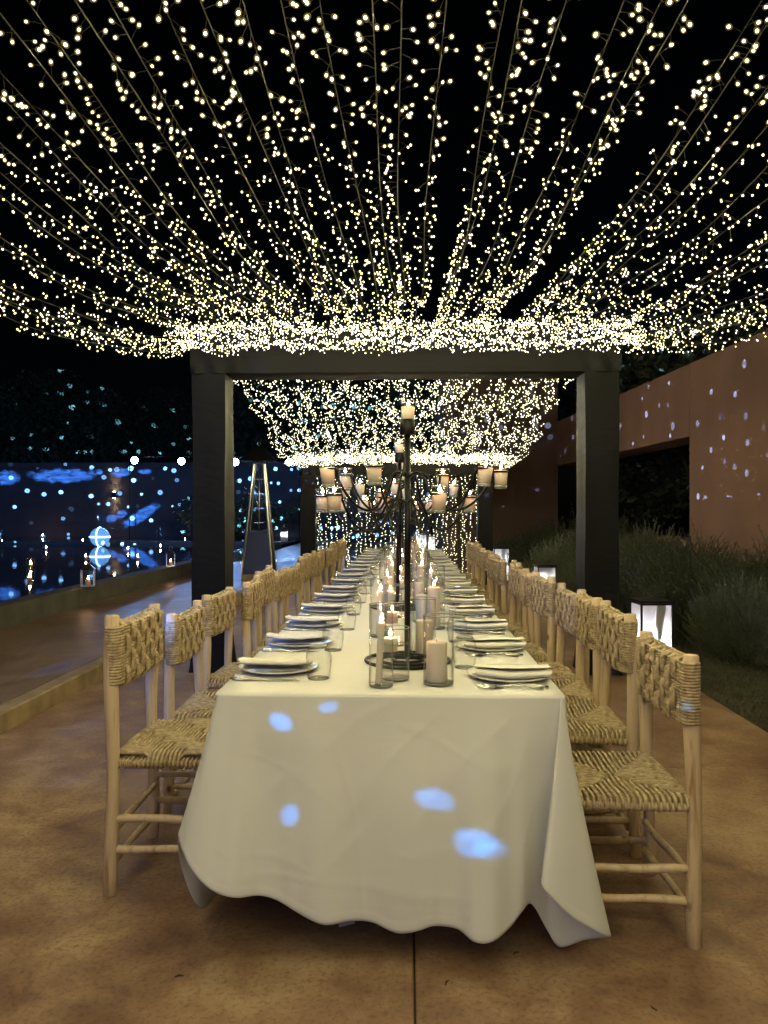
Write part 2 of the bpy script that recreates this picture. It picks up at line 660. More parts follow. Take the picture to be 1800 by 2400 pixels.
M = dict(
    led=mat_emit("warm_led", LED_COL, LED_POWER),
    cap=mat_halo(),
    wire=simple("led_cable", (0.0065, 0.006, 0.004), 0.6, 0.0, 0.15),
    flame=mat_emit("flame", (1.0, 0.54, 0.27), 230.0),
    wick=simple("wick", (0.02, 0.015, 0.01), 0.9),
    wax=mat_wax(),
    lip=mat_lip(),
    glass=mat_glass("clear_glass", (0.985, 0.99, 0.985), 0.95, 0.10),
    tumbler=mat_glass("tumbler_glass", (0.985, 0.99, 0.985), 0.95, 0.10),
    rope=mat_rope(), wood=mat_wood(), cloth=mat_cloth(),
    napkin=mat_noise("napkin_linen", (0.74, 0.72, 0.68), (0.80, 0.78, 0.75), 30, 0.8, 0.2, bscale=40, bdist=0.003),
    porcelain=mat_noise("glazed_porcelain", (0.74, 0.73, 0.69), (0.80, 0.79, 0.76), 12, 0.14, 0.25, bscale=26, bdist=0.004),
    steel=mat_noise("brushed_steel", (0.55, 0.55, 0.55), (0.68, 0.68, 0.67), 40, 0.22, 0.1, metal=1.0, bdist=0.001),
    iron=mat_noise("black_iron", (0.003, 0.003, 0.0035), (0.006, 0.0058, 0.0055), 30, 0.30, 0.2, bdist=0.002, spec=0.22),
    drape=mat_fabric_dark(),
    floor=mat_floor("stained_concrete", (0.16, 0.083, 0.052), (0.28, 0.170, 0.105), (0.41, 0.285, 0.18), (0.42, 0.72)),
    path=mat_floor("path_concrete", (0.16, 0.10, 0.07), (0.24, 0.165, 0.115), (0.30, 0.22, 0.155), (0.30, 0.55)),
    kerb=mat_noise("kerb_stone", (0.20, 0.14, 0.08), (0.38, 0.28, 0.16), 5, 0.8, 0.4),
    poolwall=mat_noise("pool_wall_stone", (0.06, 0.056, 0.048), (0.105, 0.096, 0.08), 4, 0.7, 0.3),
    terracotta=mat_noise("terracotta_render", (0.175, 0.097, 0.076), (0.225, 0.126, 0.098), 1.4, 0.9, 0.35, bscale=40, bdist=0.006, stretch=(1, 1, 0.5)),
    dim_terracotta=mat_noise('darkened_terracotta', (0.11, 0.065, 0.05), (0.14, 0.085, 0.066), 1.4, 0.9, 0.3, bscale=40, bdist=0.006),  # terracotta render, darkened in colour for the dim light at the house
    farwall=mat_noise("far_render", (0.12, 0.115, 0.12), (0.16, 0.15, 0.155), 1.0, 0.9, 0.2),
    soil=mat_noise("soil", (0.035, 0.024, 0.015), (0.07, 0.05, 0.03), 5, 0.95, 0.6, bdist=0.03),
    water=mat_water(),
    shrub=mat_leaf("rosemary_leaf", (0.045, 0.056, 0.034), (0.14, 0.16, 0.105)),
    grass=mat_leaf("grass_blade", (0.025, 0.05, 0.012), (0.07, 0.11, 0.03)),
    leaf=mat_leaf("tree_leaf", (0.05, 0.075, 0.04), (0.11, 0.13, 0.075)),
    bark=mat_noise("bark", (0.05, 0.035, 0.025), (0.11, 0.08, 0.055), 8, 0.9, 0.6, stretch=(1, 1, 0.2)),
    black=simple("black_metal", (0.012, 0.012, 0.013), 0.35),
    panel=mat_panel(),
    lampbulb=mat_emit("lantern_bulb", (0.95, 0.93, 1.0), 800.0),
    chrome=simple("polished_steel", (0.8, 0.8, 0.8), 0.3, 1.0),
    paper=simple("paper", (0.75, 0.75, 0.72), 0.8),
    spotlens=mat_emit("projector_lens", (0.55, 0.75, 1.0), 60.0),
    sconce=mat_emit("sconce_bulb", (1.0, 0.72, 0.42), 60.0),
    globeglow=mat_emit("globe_light", (0.35, 0.62, 1.0), 9.0),
)


# ------------------------------------------------------------------ projectors (blue gobo lights of the party, one added fill)
def gobo(name, loc, aim, cone, energy, col, blobs=(), dots=None, wash=0.0, soft=0.01, cut=None):
    """spot lamp with a slide in it: blobs = (target point, half width, half height, turn) on the lit surface"""
    L = bpy.data.lights.new(name, 'SPOT')
    L.energy, L.color = energy, col
    L.spot_size, L.spot_blend, L.shadow_soft_size = R(cone), 0.15, soft
    o = bpy.data.objects.new(name, L)
    COL.objects.link(o)
    o.location = loc
    q = (Vector(aim) - Vector(loc)).to_track_quat('-Z', 'Y')
    o.rotation_euler = q.to_euler()
    inv = q.to_matrix().inverted()
    L.use_nodes = True
    nt = L.node_tree
    em = nt.nodes["Emission"]
    tc = N(nt, "ShaderNodeTexCoord")
    sp = N(nt, "ShaderNodeSeparateXYZ")
    nt.links.new(tc.outputs["Normal"], sp.inputs[0])
    px = N(nt, "ShaderNodeMath", operation='DIVIDE')
    py = N(nt, "ShaderNodeMath", operation='DIVIDE')
    nt.links.new(sp.outputs[0], px.inputs[0]); nt.links.new(sp.outputs[2], px.inputs[1])
    nt.links.new(sp.outputs[1], py.inputs[0]); nt.links.new(sp.outputs[2], py.inputs[1])
    cb = N(nt, "ShaderNodeCombineXYZ")
    nt.links.new(px.outputs[0], cb.inputs[0]); nt.links.new(py.outputs[0], cb.inputs[1])
    total = None
    def acc(s):
        nonlocal total
        if total is None:
            total = s
        else:
            a = N(nt, "ShaderNodeMath", operation='ADD')
            nt.links.new(total, a.inputs[0]); nt.links.new(s, a.inputs[1])
            total = a.outputs[0]
    if blobs:
        nz = N(nt, "ShaderNodeTexNoise")
        nz.inputs["Scale"].default_value = 60.0
        nz.inputs["Detail"].default_value = 3
        nt.links.new(cb.outputs[0], nz.inputs["Vector"])
    for (tp, rx, ry, turn) in blobs:
        v = Vector(tp) - Vector(loc)
        l = inv @ v
        c = (l.x / l.z, l.y / l.z)
        dist = -l.z
        mp = N(nt, "ShaderNodeMapping")
        mp.vector_type = 'TEXTURE'
        mp.inputs["Location"].default_value = (c[0], c[1], 0)
        mp.inputs["Rotation"].default_value = (0, 0, R(turn))
        mp.inputs["Scale"].default_value = (rx / dist, ry / dist, 1)
        nt.links.new(cb.outputs[0], mp.inputs[0])
        ln = N(nt, "ShaderNodeVectorMath", operation='LENGTH')
        nt.links.new(mp.outputs[0], ln.inputs[0])
        ad = N(nt, "ShaderNodeMath", operation='MULTIPLY_ADD')
        ad.inputs[1].default_value = 0.9
        nt.links.new(nz.outputs["Fac"], ad.inputs[0])
        nt.links.new(ln.outputs["Value"], ad.inputs[2])
        mr = N(nt, "ShaderNodeMapRange")
        mr.interpolation_type = 'SMOOTHSTEP'
        mr.inputs["From Min"].default_value, mr.inputs["From Max"].default_value = 1.05, 1.5
        mr.inputs["To Min"].default_value, mr.inputs["To Max"].default_value = 1.0, 0.0
        nt.links.new(ad.outputs[0], mr.inputs["Value"])
        acc(mr.outputs[0])
    if blobs:
        st = N(nt, "ShaderNodeTexNoise")
        st.inputs["Scale"].default_value = 85.0
        st.inputs["Detail"].default_value = 4
        st.inputs["Distortion"].default_value = 1.2
        ms = N(nt, "ShaderNodeMapping")
        ms.inputs["Rotation"].default_value = (0, 0, 0.5)
        ms.inputs["Scale"].default_value = (0.45, 1.6, 1)
        nt.links.new(cb.outputs[0], ms.inputs[0])
        nt.links.new(ms.outputs[0], st.inputs["Vector"])
        sr = N(nt, "ShaderNodeMapRange")
        sr.inputs["From Min"].default_value, sr.inputs["From Max"].default_value = 0.35, 0.65
        sr.inputs["To Min"].default_value, sr.inputs["To Max"].default_value = 0.25, 1.35
        nt.links.new(st.outputs["Fac"], sr.inputs["Value"])
        mm = N(nt, "ShaderNodeMath", operation='MULTIPLY')
        nt.links.new(total, mm.inputs[0])
        nt.links.new(sr.outputs[0], mm.inputs[1])
        total = mm.outputs[0]
    if dots:
        scale, radius, keep = dots
        vo = N(nt, "ShaderNodeTexVoronoi")
        vo.voronoi_dimensions = '2D'
        vo.inputs["Scale"].default_value = scale
        nt.links.new(cb.outputs[0], vo.inputs["Vector"])
        rs = N(nt, "ShaderNodeSeparateXYZ")
        nt.links.new(vo.outputs["Color"], rs.inputs[0])
        rad = N(nt, "ShaderNodeMath", operation='MULTIPLY_ADD')      # dot size differs from cell to cell
        rad.inputs[1].default_value, rad.inputs[2].default_value = radius * 0.8, radius * 0.5
        nt.links.new(rs.outputs[0], rad.inputs[0])
        df = N(nt, "ShaderNodeMath", operation='DIVIDE')
        nt.links.new(vo.outputs["Distance"], df.inputs[0]); nt.links.new(rad.outputs[0], df.inputs[1])
        mr = N(nt, "ShaderNodeMapRange")
        mr.interpolation_type = 'SMOOTHSTEP'
        mr.inputs["From Min"].default_value, mr.inputs["From Max"].default_value = 0.75, 1.05
        mr.inputs["To Min"].default_value, mr.inputs["To Max"].default_value = 1.0, 0.0
        nt.links.new(df.outputs[0], mr.inputs["Value"])
        ce = N(nt, "ShaderNodeMapRange")                              # darker middle of each dot
        ce.inputs["From Min"].default_value, ce.inputs["From Max"].default_value = 0.1, 0.45
        ce.inputs["To Min"].default_value, ce.inputs["To Max"].default_value = 0.35, 1.0
        nt.links.new(df.outputs[0], ce.inputs["Value"])
        lt = N(nt, "ShaderNodeMath", operation='LESS_THAN')
        lt.inputs[1].default_value = keep
        nt.links.new(rs.outputs[1], lt.inputs[0])
        m1 = N(nt, "ShaderNodeMath", operation='MULTIPLY')
        m2 = N(nt, "ShaderNodeMath", operation='MULTIPLY')
        m3 = N(nt, "ShaderNodeMath", operation='MULTIPLY')
        nt.links.new(mr.outputs[0], m1.inputs[0]); nt.links.new(lt.outputs[0], m1.inputs[1])
        nt.links.new(m1.outputs[0], m2.inputs[0]); nt.links.new(ce.outputs[0], m2.inputs[1])
        nt.links.new(m2.outputs[0], m3.inputs[0]); nt.links.new(rs.outputs[2], m3.inputs[1])
        if cut is not None:
            lc = N(nt, "ShaderNodeMath", operation='LESS_THAN')
            lc.inputs[1].default_value = cut
            nt.links.new(py.outputs[0], lc.inputs[0])
            m4 = N(nt, "ShaderNodeMath", operation='MULTIPLY')
            nt.links.new(m3.outputs[0], m4.inputs[0])
            nt.links.new(lc.outputs[0], m4.inputs[1])
            m3 = m4
        acc(m3.outputs[0])
    if total is None:
        em.inputs["Strength"].default_value = 1.0
    else:
        a = N(nt, "ShaderNodeMath", operation='ADD')
        nt.links.new(total, a.inputs[0])
        a.inputs[1].default_value = wash
        nt.links.new(a.outputs[0], em.inputs["Strength"])
    return o


BLUE = (0.16, 0.42, 1.0)
# blobs thrown on the front of the tablecloth and the near chairs
bl = []
for (px, py, w, h, tn) in ((633, 1690, 48, 36, -15), (748, 1656, 40, 22, 12), (668, 1911, 42, 46, -40), (1015, 1875, 82, 42, -5),
                           (1115, 1975, 95, 55, 8), (1150, 1985, 70, 40, -10)):
    bl.append((at_y(px, py, 2.27), w * 2.27 / F * 0.62, h * 2.27 / F * 0.62, tn))
bl.append((at_y(1606, 1656, 2.34), 0.028, 0.022, 10))
bl.append((at_y(500, 1500, 3.96), 0.03, 0.03, 0))
gobo("party_projector", (-1.7, -1.6, 1.75), (0.0, 2.3, 0.6), 60, 1000, (0.0, 0.30, 1.0), blobs=bl, wash=0.0)
gobo("blue_wash", (-2.6, -3.6, 2.3), (0.0, 3.0, 0.6), 75, 120, (0.34, 0.42, 1.0), soft=0.5)  # unseen soft blue fill, added to cool the front of the cloth
# small dots over the pool end, the trees and the far wall
gobo("dot_projector_pool", (-3.0, 14.6, 2.4), (-10.5, 34, 4.6), 84, 700000, (0.20, 0.50, 1.0), dots=(36, 0.16, 0.5), wash=0.0012)
# dots on the terracotta wall, from the pool side
gobo("dot_projector_wall", (-5.0, 7.5, 2.2), (3.9, 10.5, 2.3), 95, 50000, (0.26, 0.46, 1.0), dots=(29, 0.15, 0.6), wash=0.0004, cut=0.085)
# soft dots on the fronts of the pergola posts
gobo("dot_projector_posts", (-3.3, 0.6, 2.1), (0, 8, 1.9), 62, 2500, (0.16, 0.32, 1.0), dots=(9, 0.2, 0.3), wash=0.10, soft=0.05)
# long blue shapes on the wall across the pool
WY = 33.6
bl = []
for (px, py, w, h, tn) in ((12, 1120, 62, 30, 0), (148, 1115, 145, 30, 0), (282, 1108, 42, 18, 5), (232, 1106, 16, 12, 0),
                           (340, 1105, 30, 12, 0), (262, 1215, 26, 18, 30), (285, 1205, 22, 18, 20), (330, 1208, 88, 24, 30)):
    bl.append((at_y(px, py, WY - 0.05), w * WY / F * 0.6, h * WY / F * 0.6, tn))
gobo("shape_projector", (-9.0, 14.0, 2.9), (-12.5, WY, 2.3), 62, 95000, (0.05, 0.24, 1.0), blobs=bl, wash=0.014)

# ================================================================== SETTING
ground = MB().box(-250, 250, -60, 300, -0.5, -0.09).build("ground", M['soil'], smooth=False)
tag(ground, kind='structure')
floor = MB().box(-2.43, 2.16, -6.2, 37, -0.085, -0.012).build("floor", M['soil'], smooth=False)
tag(floor, kind='structure')
g = 0.003
XS, YS = [-2.415, 0.02, 2.16], [-6.2, -0.1, 4.02, 8.1, 12.2, 16.3, 20.4, 24.5, 28.6, 32.8, 37]
for i in range(2):
    for j in range(10):
        MB().box(XS[i] + g, XS[i + 1] - g, YS[j] + g, YS[j + 1] - g, -0.06, 0.0, 0.004).build("slab", M['floor'], floor, smooth=False)
path = MB().box(-4.15, -2.545, -6.2, 34.5, -0.085, 0.12).build("path", M['path'], smooth=False)
tag(path, kind='structure')
y, k = -6.2, 0
while y < 30:
    ln = random.uniform(0.9, 1.3)
    d = random.uniform(-0.003, 0.003)
    MB().box(-2.54, -2.413 + d, y + 0.003, y + ln - 0.003, -0.085, 0.121 + d * 0.5, 0.008).build("kerb_stone", M['kerb'], path, smooth=False)
    y += ln
deck = MB().box(-14, -4.46, 25.6, 36.5, -0.085, 0.118).build("terrace", M['path'], smooth=False)
tag(deck, kind='structure')
water = MB().box(-34, -4.38, -8, WY - 0.7, -0.02, 0.25).build("water", M['water'], smooth=False)
tag(water, kind='structure')
poolw = thing("pool_wall", "low grey stone wall along the edge of the dark pool", "low wall", (-4.15, -8, 0))
y = 0.0
while y < 33.2:
    ln = 2.2
    MB().box(-0.25, 0, y + 0.002, min(y + ln, 33.2) - 0.002, -0.08, 0.355, 0.006).build("wall_block", M['poolwall'], poolw, smooth=False)
    y += ln
for x0 in np.arange(-14, -0.3, 2.0):
    MB().box(x0 + 0.002, min(x0 + 2.0, -0.252) - 0.002, 33.2, 33.45, -0.08, 0.355, 0.006).build("wall_block", M['poolwall'], poolw, smooth=False)
bed = MB().box(2.165, 9, -6, 30, -0.085, -0.02).build("planting_bed", M['soil'], smooth=False)
tag(bed, kind='structure')

# ------------------------------------------------------------------ terracotta wall with the long opening
ang = math.atan2(-0.0745, 1.0)
wall = thing("garden_wall", "terracotta rendered wall with a long window opening behind the bushes", "wall", (3.98, 11, 0), -ang)
wall.rotation_euler = (0, 0, math.atan(0.0745))
MB().box(0, 0.6, -9, 0, -0.1, 3.42, 0.012).build("wall_end", M['terracotta'], wall, smooth=False)
MB().box(0.002, 0.6, 0.0, 7.6, 2.39, 3.418, 0.012).build("lintel", M['terracotta'], wall, smooth=False)
MB().box(0.25, 0.6, 0.0, 7.6, -0.1, 0.92, 0.012).build("sill_wall", M['terracotta'], wall, smooth=False)
house = thing("house", "tall terracotta house block in a dimmed colour at the far end of the garden wall", "building", (2.2, 18.0, 0))
MB().box(-1.35, 1.3, 0, 7, -0.1, 4.55, 0.02).build("wall", M['dim_terracotta'], house, smooth=False)
MB().box(-1.40, 1.35, -0.05, 7.05, 4.55, 4.64, 0.01).build("roof", M['dim_terracotta'], house, smooth=False)

# far building across the pool
fb = thing("pool_house", "long dark low building across the pool lit by blue light", "building", (-14, WY, 0))
for x0, x1 in ((-22, 15.0),):
    MB().box(x0, x1, 0, 5, -0.1, 3.25, 0.02).build("wall", M['farwall'], fb, smooth=False)
MB().box(-22.1, 15.1, -0.12, 5.1, 3.25, 3.5, 0.01).build("roof_edge", M['farwall'], fb, smooth=False)
for x0 in (-18, -13, -8):
    f = MB().box(x0 - 0.06, x0 + 1.26, -0.04, -0.002, 0.25, 2.5).build("window_frame", M['black'], fb, smooth=False)
    MB().box(x0, x0 + 1.2, -0.05, -0.041, 0.31, 2.44).build("pane", simple("dark_pane", (0.01, 0.012, 0.02), 0.05) if x0 == -18 else bpy.data.materials["dark_pane"], f, smooth=False)
pos = at_y(268, 1160, WY - 0.14)
sc = thing("wall_lamp", "wall lamp throwing warm light up and down across the pool", "wall lamp", pos)
MB().box(-0.09, 0.09, -0.08, 0.139, -0.13, 0.13, 0.01).build("housing", M['black'], sc, smooth=False)
for s in (-1, 1):
    MB().lathe([(0, -0.01), (0.05, -0.01), (0.05, 0.01), (0, 0.01)], 10, (0, -0.02, s * 0.145)).build("bulb", M['sconce'], sc)
    L = bpy.data.lights.new("sconce_beam", 'SPOT')
    L.energy, L.color, L.spot_size, L.spot_blend, L.shadow_soft_size = 22, (1.0, 0.66, 0.36), R(58), 0.7, 0.03
    o = link("sconce_beam", L, sc, (0, -0.06, s * 0.17), (R(90 + 82 * s), 0, 0))
    o.rotation_euler = (R(172) if s > 0 else R(8), 0, 0)

# ------------------------------------------------------------------ pergola frames under black fabric
def post_mesh(w, d, h):
    m = MB()
    P = []
    ring = []
    n = 10
    for e, (ax, ay, bx, by) in enumerate(((-w, -d, w, -d), (w, -d, w, d), (w, d, -w, d), (-w, d, -w, -d))):
        for k in range(n):
            t = k / n
            ring.append((ax + (bx - ax) * t, ay + (by - ay) * t))
    rows = 46
    for i in range(rows + 1):
        z = h * i / rows
        row = []
        for j, (x, y) in enumerate(ring + ring[:1]):
            f = mnoise.noise(Vector((x * 2.2, y * 2.2, z * 2.5))) * 0.006 + mnoise.noise(Vector((x * 5, y * 5, z * 1.2 + 9))) * 0.008
            fl = 0.05 * max(0, 1 - z / 0.35) ** 2
            k = 1 + (f + fl * 0.6) / w
            row.append((x * k, y * (1 + (f + fl * 0.4) / d), z))
        P.append(row)
    m.grid(P)
    return m


def frame(label, y, xl, xr, z0, z1, w, d, ptop):
    t = thing("pergola_frame", label, "pergola frame", ((xl + xr) / 2, y, 0), 0, "black draped pergola frames")
    cx = (xl + xr) / 2
    for x in (xl + w, xr - w):
        p = post_mesh(w, d, ptop).build("post", M['drape'], t, smooth='auto', loc=(x - cx, d, 0))
        # gathered fabric collar where the post meets the beam
        c = MB()
        Pc = []
        for i in range(7):
            z = ptop - 0.02 + (z0 - ptop + 0.06) * i / 6
            row = []
            for k in range(49):
                a = k / 48 * 4
                sidx, f = int(a) % 4, a % 1
                X, Y = [(-w + 2 * w * f, -d), (w, -d + 2 * d * f), (w - 2 * w * f, d), (-w, d - 2 * d * f)][sidx]
                q = 1.03 + 0.06 * math.sin(k * 2.3) * math.sin(math.pi * i / 6)
                row.append((X * q, Y * q, z))
            Pc.append(row)
        c.grid(Pc)
        c.build("collar", M['drape'], p, smooth=True)
    m = MB()
    L = (xr - xl) / 2 + 0.012
    dd = d + 0.012
    P = []
    prof = [(-dd, z1), (-dd, z0 + (z1 - z0) * .66), (-dd, z0 + (z1 - z0) * .33), (-dd - 0.004, z0 + 0.05), (-dd, z0), (-dd + 0.05, z0 - 0.006), (0, z0 - 0.002),
            (dd, z0), (dd, z0 + (z1 - z0) * .5), (dd, z1), (0, z1 + 0.01), (-dd, z1)]
    for (yy, zz) in prof:
        row = []
        for k in range(81):
            x = -L + 2 * L * k / 80
            edge = max(0, 1 - (L - abs(x)) / 0.55)
            f = mnoise.noise(Vector((x * 3, yy * 3, zz * 2))) * 0.02 + edge * 0.018 * math.sin(x * 36 + zz * 14)
            row.append((x, yy - dd + d + dd + f * (1 if yy < 0 else -1), zz + 0.4 * f))
        P.append(row)
    m.grid(P)
    for sx in (-1, 1):
        m.add([(sx * L, (yy + d), zz) for (yy, zz) in prof[:-1]], [tuple(range(len(prof) - 1))])
    m.build("beam", M['drape'], t, smooth='auto')
    return t


frame("black fabric pergola frame over the middle of the table", 6.28, -1.77, 1.71, 2.46, 2.83, 0.135, 0.165, 2.50)
frame("black fabric pergola frame at the far end, hung with a curtain of lights", 14.0, -1.95, 1.55, 2.0, 2.45, 0.135, 0.165, 2.04)

# ------------------------------------------------------------------ light strings
ICO_V = [(0, 0, 1), (.8, 0, .35), (.25, .76, .35), (-.65, .47, .35), (-.65, -.47, .35), (.25, -.76, .35),
         (.65, .47, -.45), (-.25, .76, -.45), (-.8, 0, -.45), (-.25, -.76, -.45), (.65, -.47, -.45), (0, 0, -1)]
ICO_F = [(0, 1, 2), (0, 2, 3), (0, 3, 4), (0, 4, 5), (0, 5, 1), (1, 6, 2), (2, 6, 7), (2, 7, 3), (3, 7, 8), (3, 8, 4), (4, 8, 9),
         (4, 9, 5), (5, 9, 10), (5, 10, 1), (1, 10, 6), (6, 11, 7), (7, 11, 8), (8, 11, 9), (9, 11, 10), (10, 11, 6)]
OCT_V = [(0, 0, 1.2), (1, 0, 0), (0, 1, 0), (-1, 0, 0), (0, -1, 0), (0, 0, -1.2)]
OCT_F = [(0, 1, 2), (0, 2, 3), (0, 3, 4), (0, 4, 1), (5, 2, 1), (5, 3, 2), (5, 4, 3), (5, 1, 4)]
bulb_b = MB()
bulb_b.lathe([(0, -1.1), (.6, -.85), (1.0, -.2), (1.0, .3), (.6, .9), (0, 1.1)], 9)
nf = len(bulb_b.f)
bulb_b.lathe([(0, -2.5), (1.1, -2.1), (1.75, -1.1), (1.9, 0), (1.7, 1.0), (1.0, 1.8), (0, 2.1)], 10)  # outer shell, carries the imitated halo
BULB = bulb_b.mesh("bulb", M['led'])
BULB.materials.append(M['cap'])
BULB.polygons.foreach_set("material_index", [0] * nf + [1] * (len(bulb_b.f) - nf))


def bulk(name, pts, r, V, Fc, mat, parent):
    V = np.array(V)
    P = np.array(pts)
    n, m = len(P), len(V)
    rr = np.array(r).reshape(-1, 1, 1) if not np.isscalar(r) else r
    vs = (P[:, None, :] + V[None] * rr).reshape(-1, 3)
    fs = (np.array(Fc)[None] + (np.arange(n) * m)[:, None, None]).reshape(-1, 3)
    me = bpy.data.meshes.new(name)
    me.from_pydata(vs.tolist(), [], fs.tolist())
    me.polygons.foreach_set("use_smooth", [True] * len(me.polygons))
    me.materials.append(mat)
    return link(name, me, parent)


def led_lamp(parent, p, watts):
    """the light a stretch of LEDs gives"""
    if 'led' not in LAMPS:
        L = LAMPS['led'] = {}
    L = LAMPS['led'].get(watts)
    if L is None:
        L = bpy.data.lights.new("led_glow", 'POINT')
        L.energy, L.color, L.shadow_soft_size = watts, GLOW_COL, 0.0
        LAMPS['led'][watts] = L
    return link("led_glow", L, parent, p)


LAMPS = {}


def light_string(label, curve, t0, t1, pitch, r, group, near=0.0, leads=True, spread=0.04, flop=0.5, wire_r=0.0017, seg=0.16, lamps=()):
    """curve(t) -> point; t is metres along. near: bulbs with y below this are parts of their own"""
    st = thing("light_string", label, "fairy lights", curve(t0), 0, group)
    base = Vector(curve(t0))
    n = max(4, int((t1 - t0) / seg))
    wire = MB()
    ph = random.uniform(0, 6)
    pts = [Vector(curve(t0 + (t1 - t0) * i / n)) - base for i in range(n + 1)]
    wire.tube(pts, wire_r, 5, caps=False)
    far, single, rad = [], [], []
    t = t0
    cdir = None
    while t < t1:
        if cdir is None or random.random() < 0.62:       # runs of bulbs fall to the same side
            a = random.uniform(0, 2 * math.pi)
            cdir = a
        a = cdir + random.gauss(0, 0.5)
        ln = random.uniform(0.6, 1.25) * spread
        dv = Vector((math.cos(a), random.uniform(-.5, .5), math.sin(a) * 0.8 - flop * 0.6))
        dv.normalize()
        p0 = Vector(curve(t)) - base
        p = p0 + dv * ln
        wp = p + base
        if 1.35 < wp.y < near:
            single.append((p, dv))
        else:
            far.append(p)
            rad.append(r * random.uniform(0.85, 1.15))
        if leads and 1.2 < wp.y < 5.2:
            wire.tube([p0, p0.lerp(p, 0.55) + Vector((0, 0, 0.003)), p - dv * r], 0.0009, 3, caps=False)
        t += pitch * random.uniform(0.55, 1.45)
    wire.build("cable", M['wire'], st)
    for (tl, w) in lamps:
        led_lamp(st, Vector(curve(tl)) - base - Vector((0, 0, .07)), w)
    for (p, dv) in single:
        o = link("bulb", BULB, st, p, dv.to_track_quat('Z', 'Y').to_euler())
        k = r * random.uniform(.8, 1.15)
        o.scale = (k, k, k * 1.1)
    if far:
        close = near > 0
        o = bulk("bulbs", far, rad, ICO_V if close else OCT_V, ICO_F if close else OCT_F, M['led'], st)
        o['kind'] = 'stuff'
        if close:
            o = bulk("bulb_halos", far, [1.85 * q for q in rad], ICO_V, ICO_F, M['cap'], st)
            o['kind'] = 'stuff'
    return st


# near canopy: strings hang from a beam behind the camera to the middle frame
def canopy1(X0, X1, dz, wob):
    def c(t):
        y = -1.2 + t
        u = (y + 1.2) / 7.42
        x = X0 + (X1 - X0) * u + 0.012 * math.sin(t * 2.1 + wob * 9)
        z = 1.165 + dz + 0.0345 * (y - 2.55) ** 2 + 0.01 * math.sin(t * 3.3 + wob * 5)
        z = H + min(z, 1.42 + 0.25 * (z - 1.42))
        return (x, y, z)
    return c


NS = 37
for i in range(NS):
    X = -1.74 + 3.48 * i / (NS - 1) + random.gauss(0, 0.016)
    e = abs(X) / 1.74
    dz = random.uniform(-0.03, 0.03) + (random.uniform(-0.15, 0.0) if e > 0.62 else 0) - max(0, e - 0.8) * 0.85
    half = "left" if i < NS // 2 else "right"
    k = i + 1 if half == "left" else NS - i
    light_string("string of warm fairy lights in the near canopy, %s from the %s edge" % (ORD[k - 1], half), canopy1(X, X + random.gauss(0, .03), dz, random.random()),
                 0, 7.42, 0.0285, 0.0036, "fairy light strings of the near canopy", near=2.45,
                 lamps=[(q + random.uniform(-.4, .4), 1.7) for q in (0.6, 1.9, 3.1, 4.3, 5.5, 6.5)])
for sx, half in ((-1, "left"), (1, "right")):
    for k in range(3):
        light_string("low outer string of fairy lights drooping along the %s side, %s from the outside" % (half, ORD[k]),
                     canopy1(sx * (1.80 - 0.03 * k), sx * (1.80 - 0.03 * k), -0.31 + 0.055 * k, random.random()), 0, 7.3, 0.025, 0.0037,
                     "fairy light strings of the near canopy", near=2.45)
# the same canopy going on behind the viewpoint
pts, rr_ = [], random.Random(77)
for i in range(26):
    X = -1.74 + 3.48 * i / 25
    t = 0.0
    while t < 6.4:
        y = -1.3 - t
        pts.append((X + rr_.gauss(0, .03), y, H + 1.165 + 0.0345 * (y + 4.8) ** 2 + rr_.gauss(0, .03)))
        t += rr_.uniform(.04, .09)
bk_lamps = [(X, y) for X in (-1.5, -.9, -.3, .3, .9, 1.5) for y in (-2.0, -3.4, -4.8, -6.2)]
bk = bulk("fairy_light_canopy", pts, 0.0068, OCT_V, OCT_F, M['led'], None)
tag(bk, "canopy of fairy lights continuing overhead behind the viewpoint", "fairy lights", kind='stuff')
for (X, y) in bk_lamps:
    led_lamp(bk, (X, y, H + 1.12 + 0.0345 * (y + 4.8) ** 2), 3.6)
# gathered ends hung in loops along the front of the middle frame
def swag(y, z, nl, sag, xl, xr, ph):
    W = xr - xl
    def c(t):
        u = t / W
        s = abs(math.sin(math.pi * (u * nl + ph)))
        return (xl + t, y + 0.02 * math.sin(t * 5), z - sag * s)
    return c


for k in range(12):
    z = H + 1.50 - 0.0165 * k
    light_string("loops of fairy lights gathered on the middle beam, %s row from the top" % ORD[k],
                 swag(6.06 + random.uniform(-0.12, 0.06), z, 5 + (k * 3) % 4, 0.035 + 0.012 * (k % 3), -1.84, 1.80, random.random()), 0, 3.64, 0.0155, 0.0044,
                 "fairy light loops on the middle beam", leads=False, spread=0.03)


# far canopy from the middle frame down to the far frame
def canopy2(X0, X1, dz, wob):
    ys = [6.75, 8.0, 9.4, 10.7, 12.1, 13.1, 13.9]
    zs = [2.98, 2.79, 2.60, 2.36, 2.18, 2.15, 2.22]
    def c(t):
        y = 6.75 + t
        u = t / 7.15
        z = float(np.interp(y, ys, zs)) + dz * math.sin(math.pi * min(1, u * 0.9)) + 0.03 * math.sin(t * 4 + wob * 9)
        x = X0 + (X1 - X0) * u + 0.035 * math.sin(t * 1.9 + wob * 20) + 0.02 * math.sin(t * 5 + wob * 50)
        return (x, y, z)
    return c


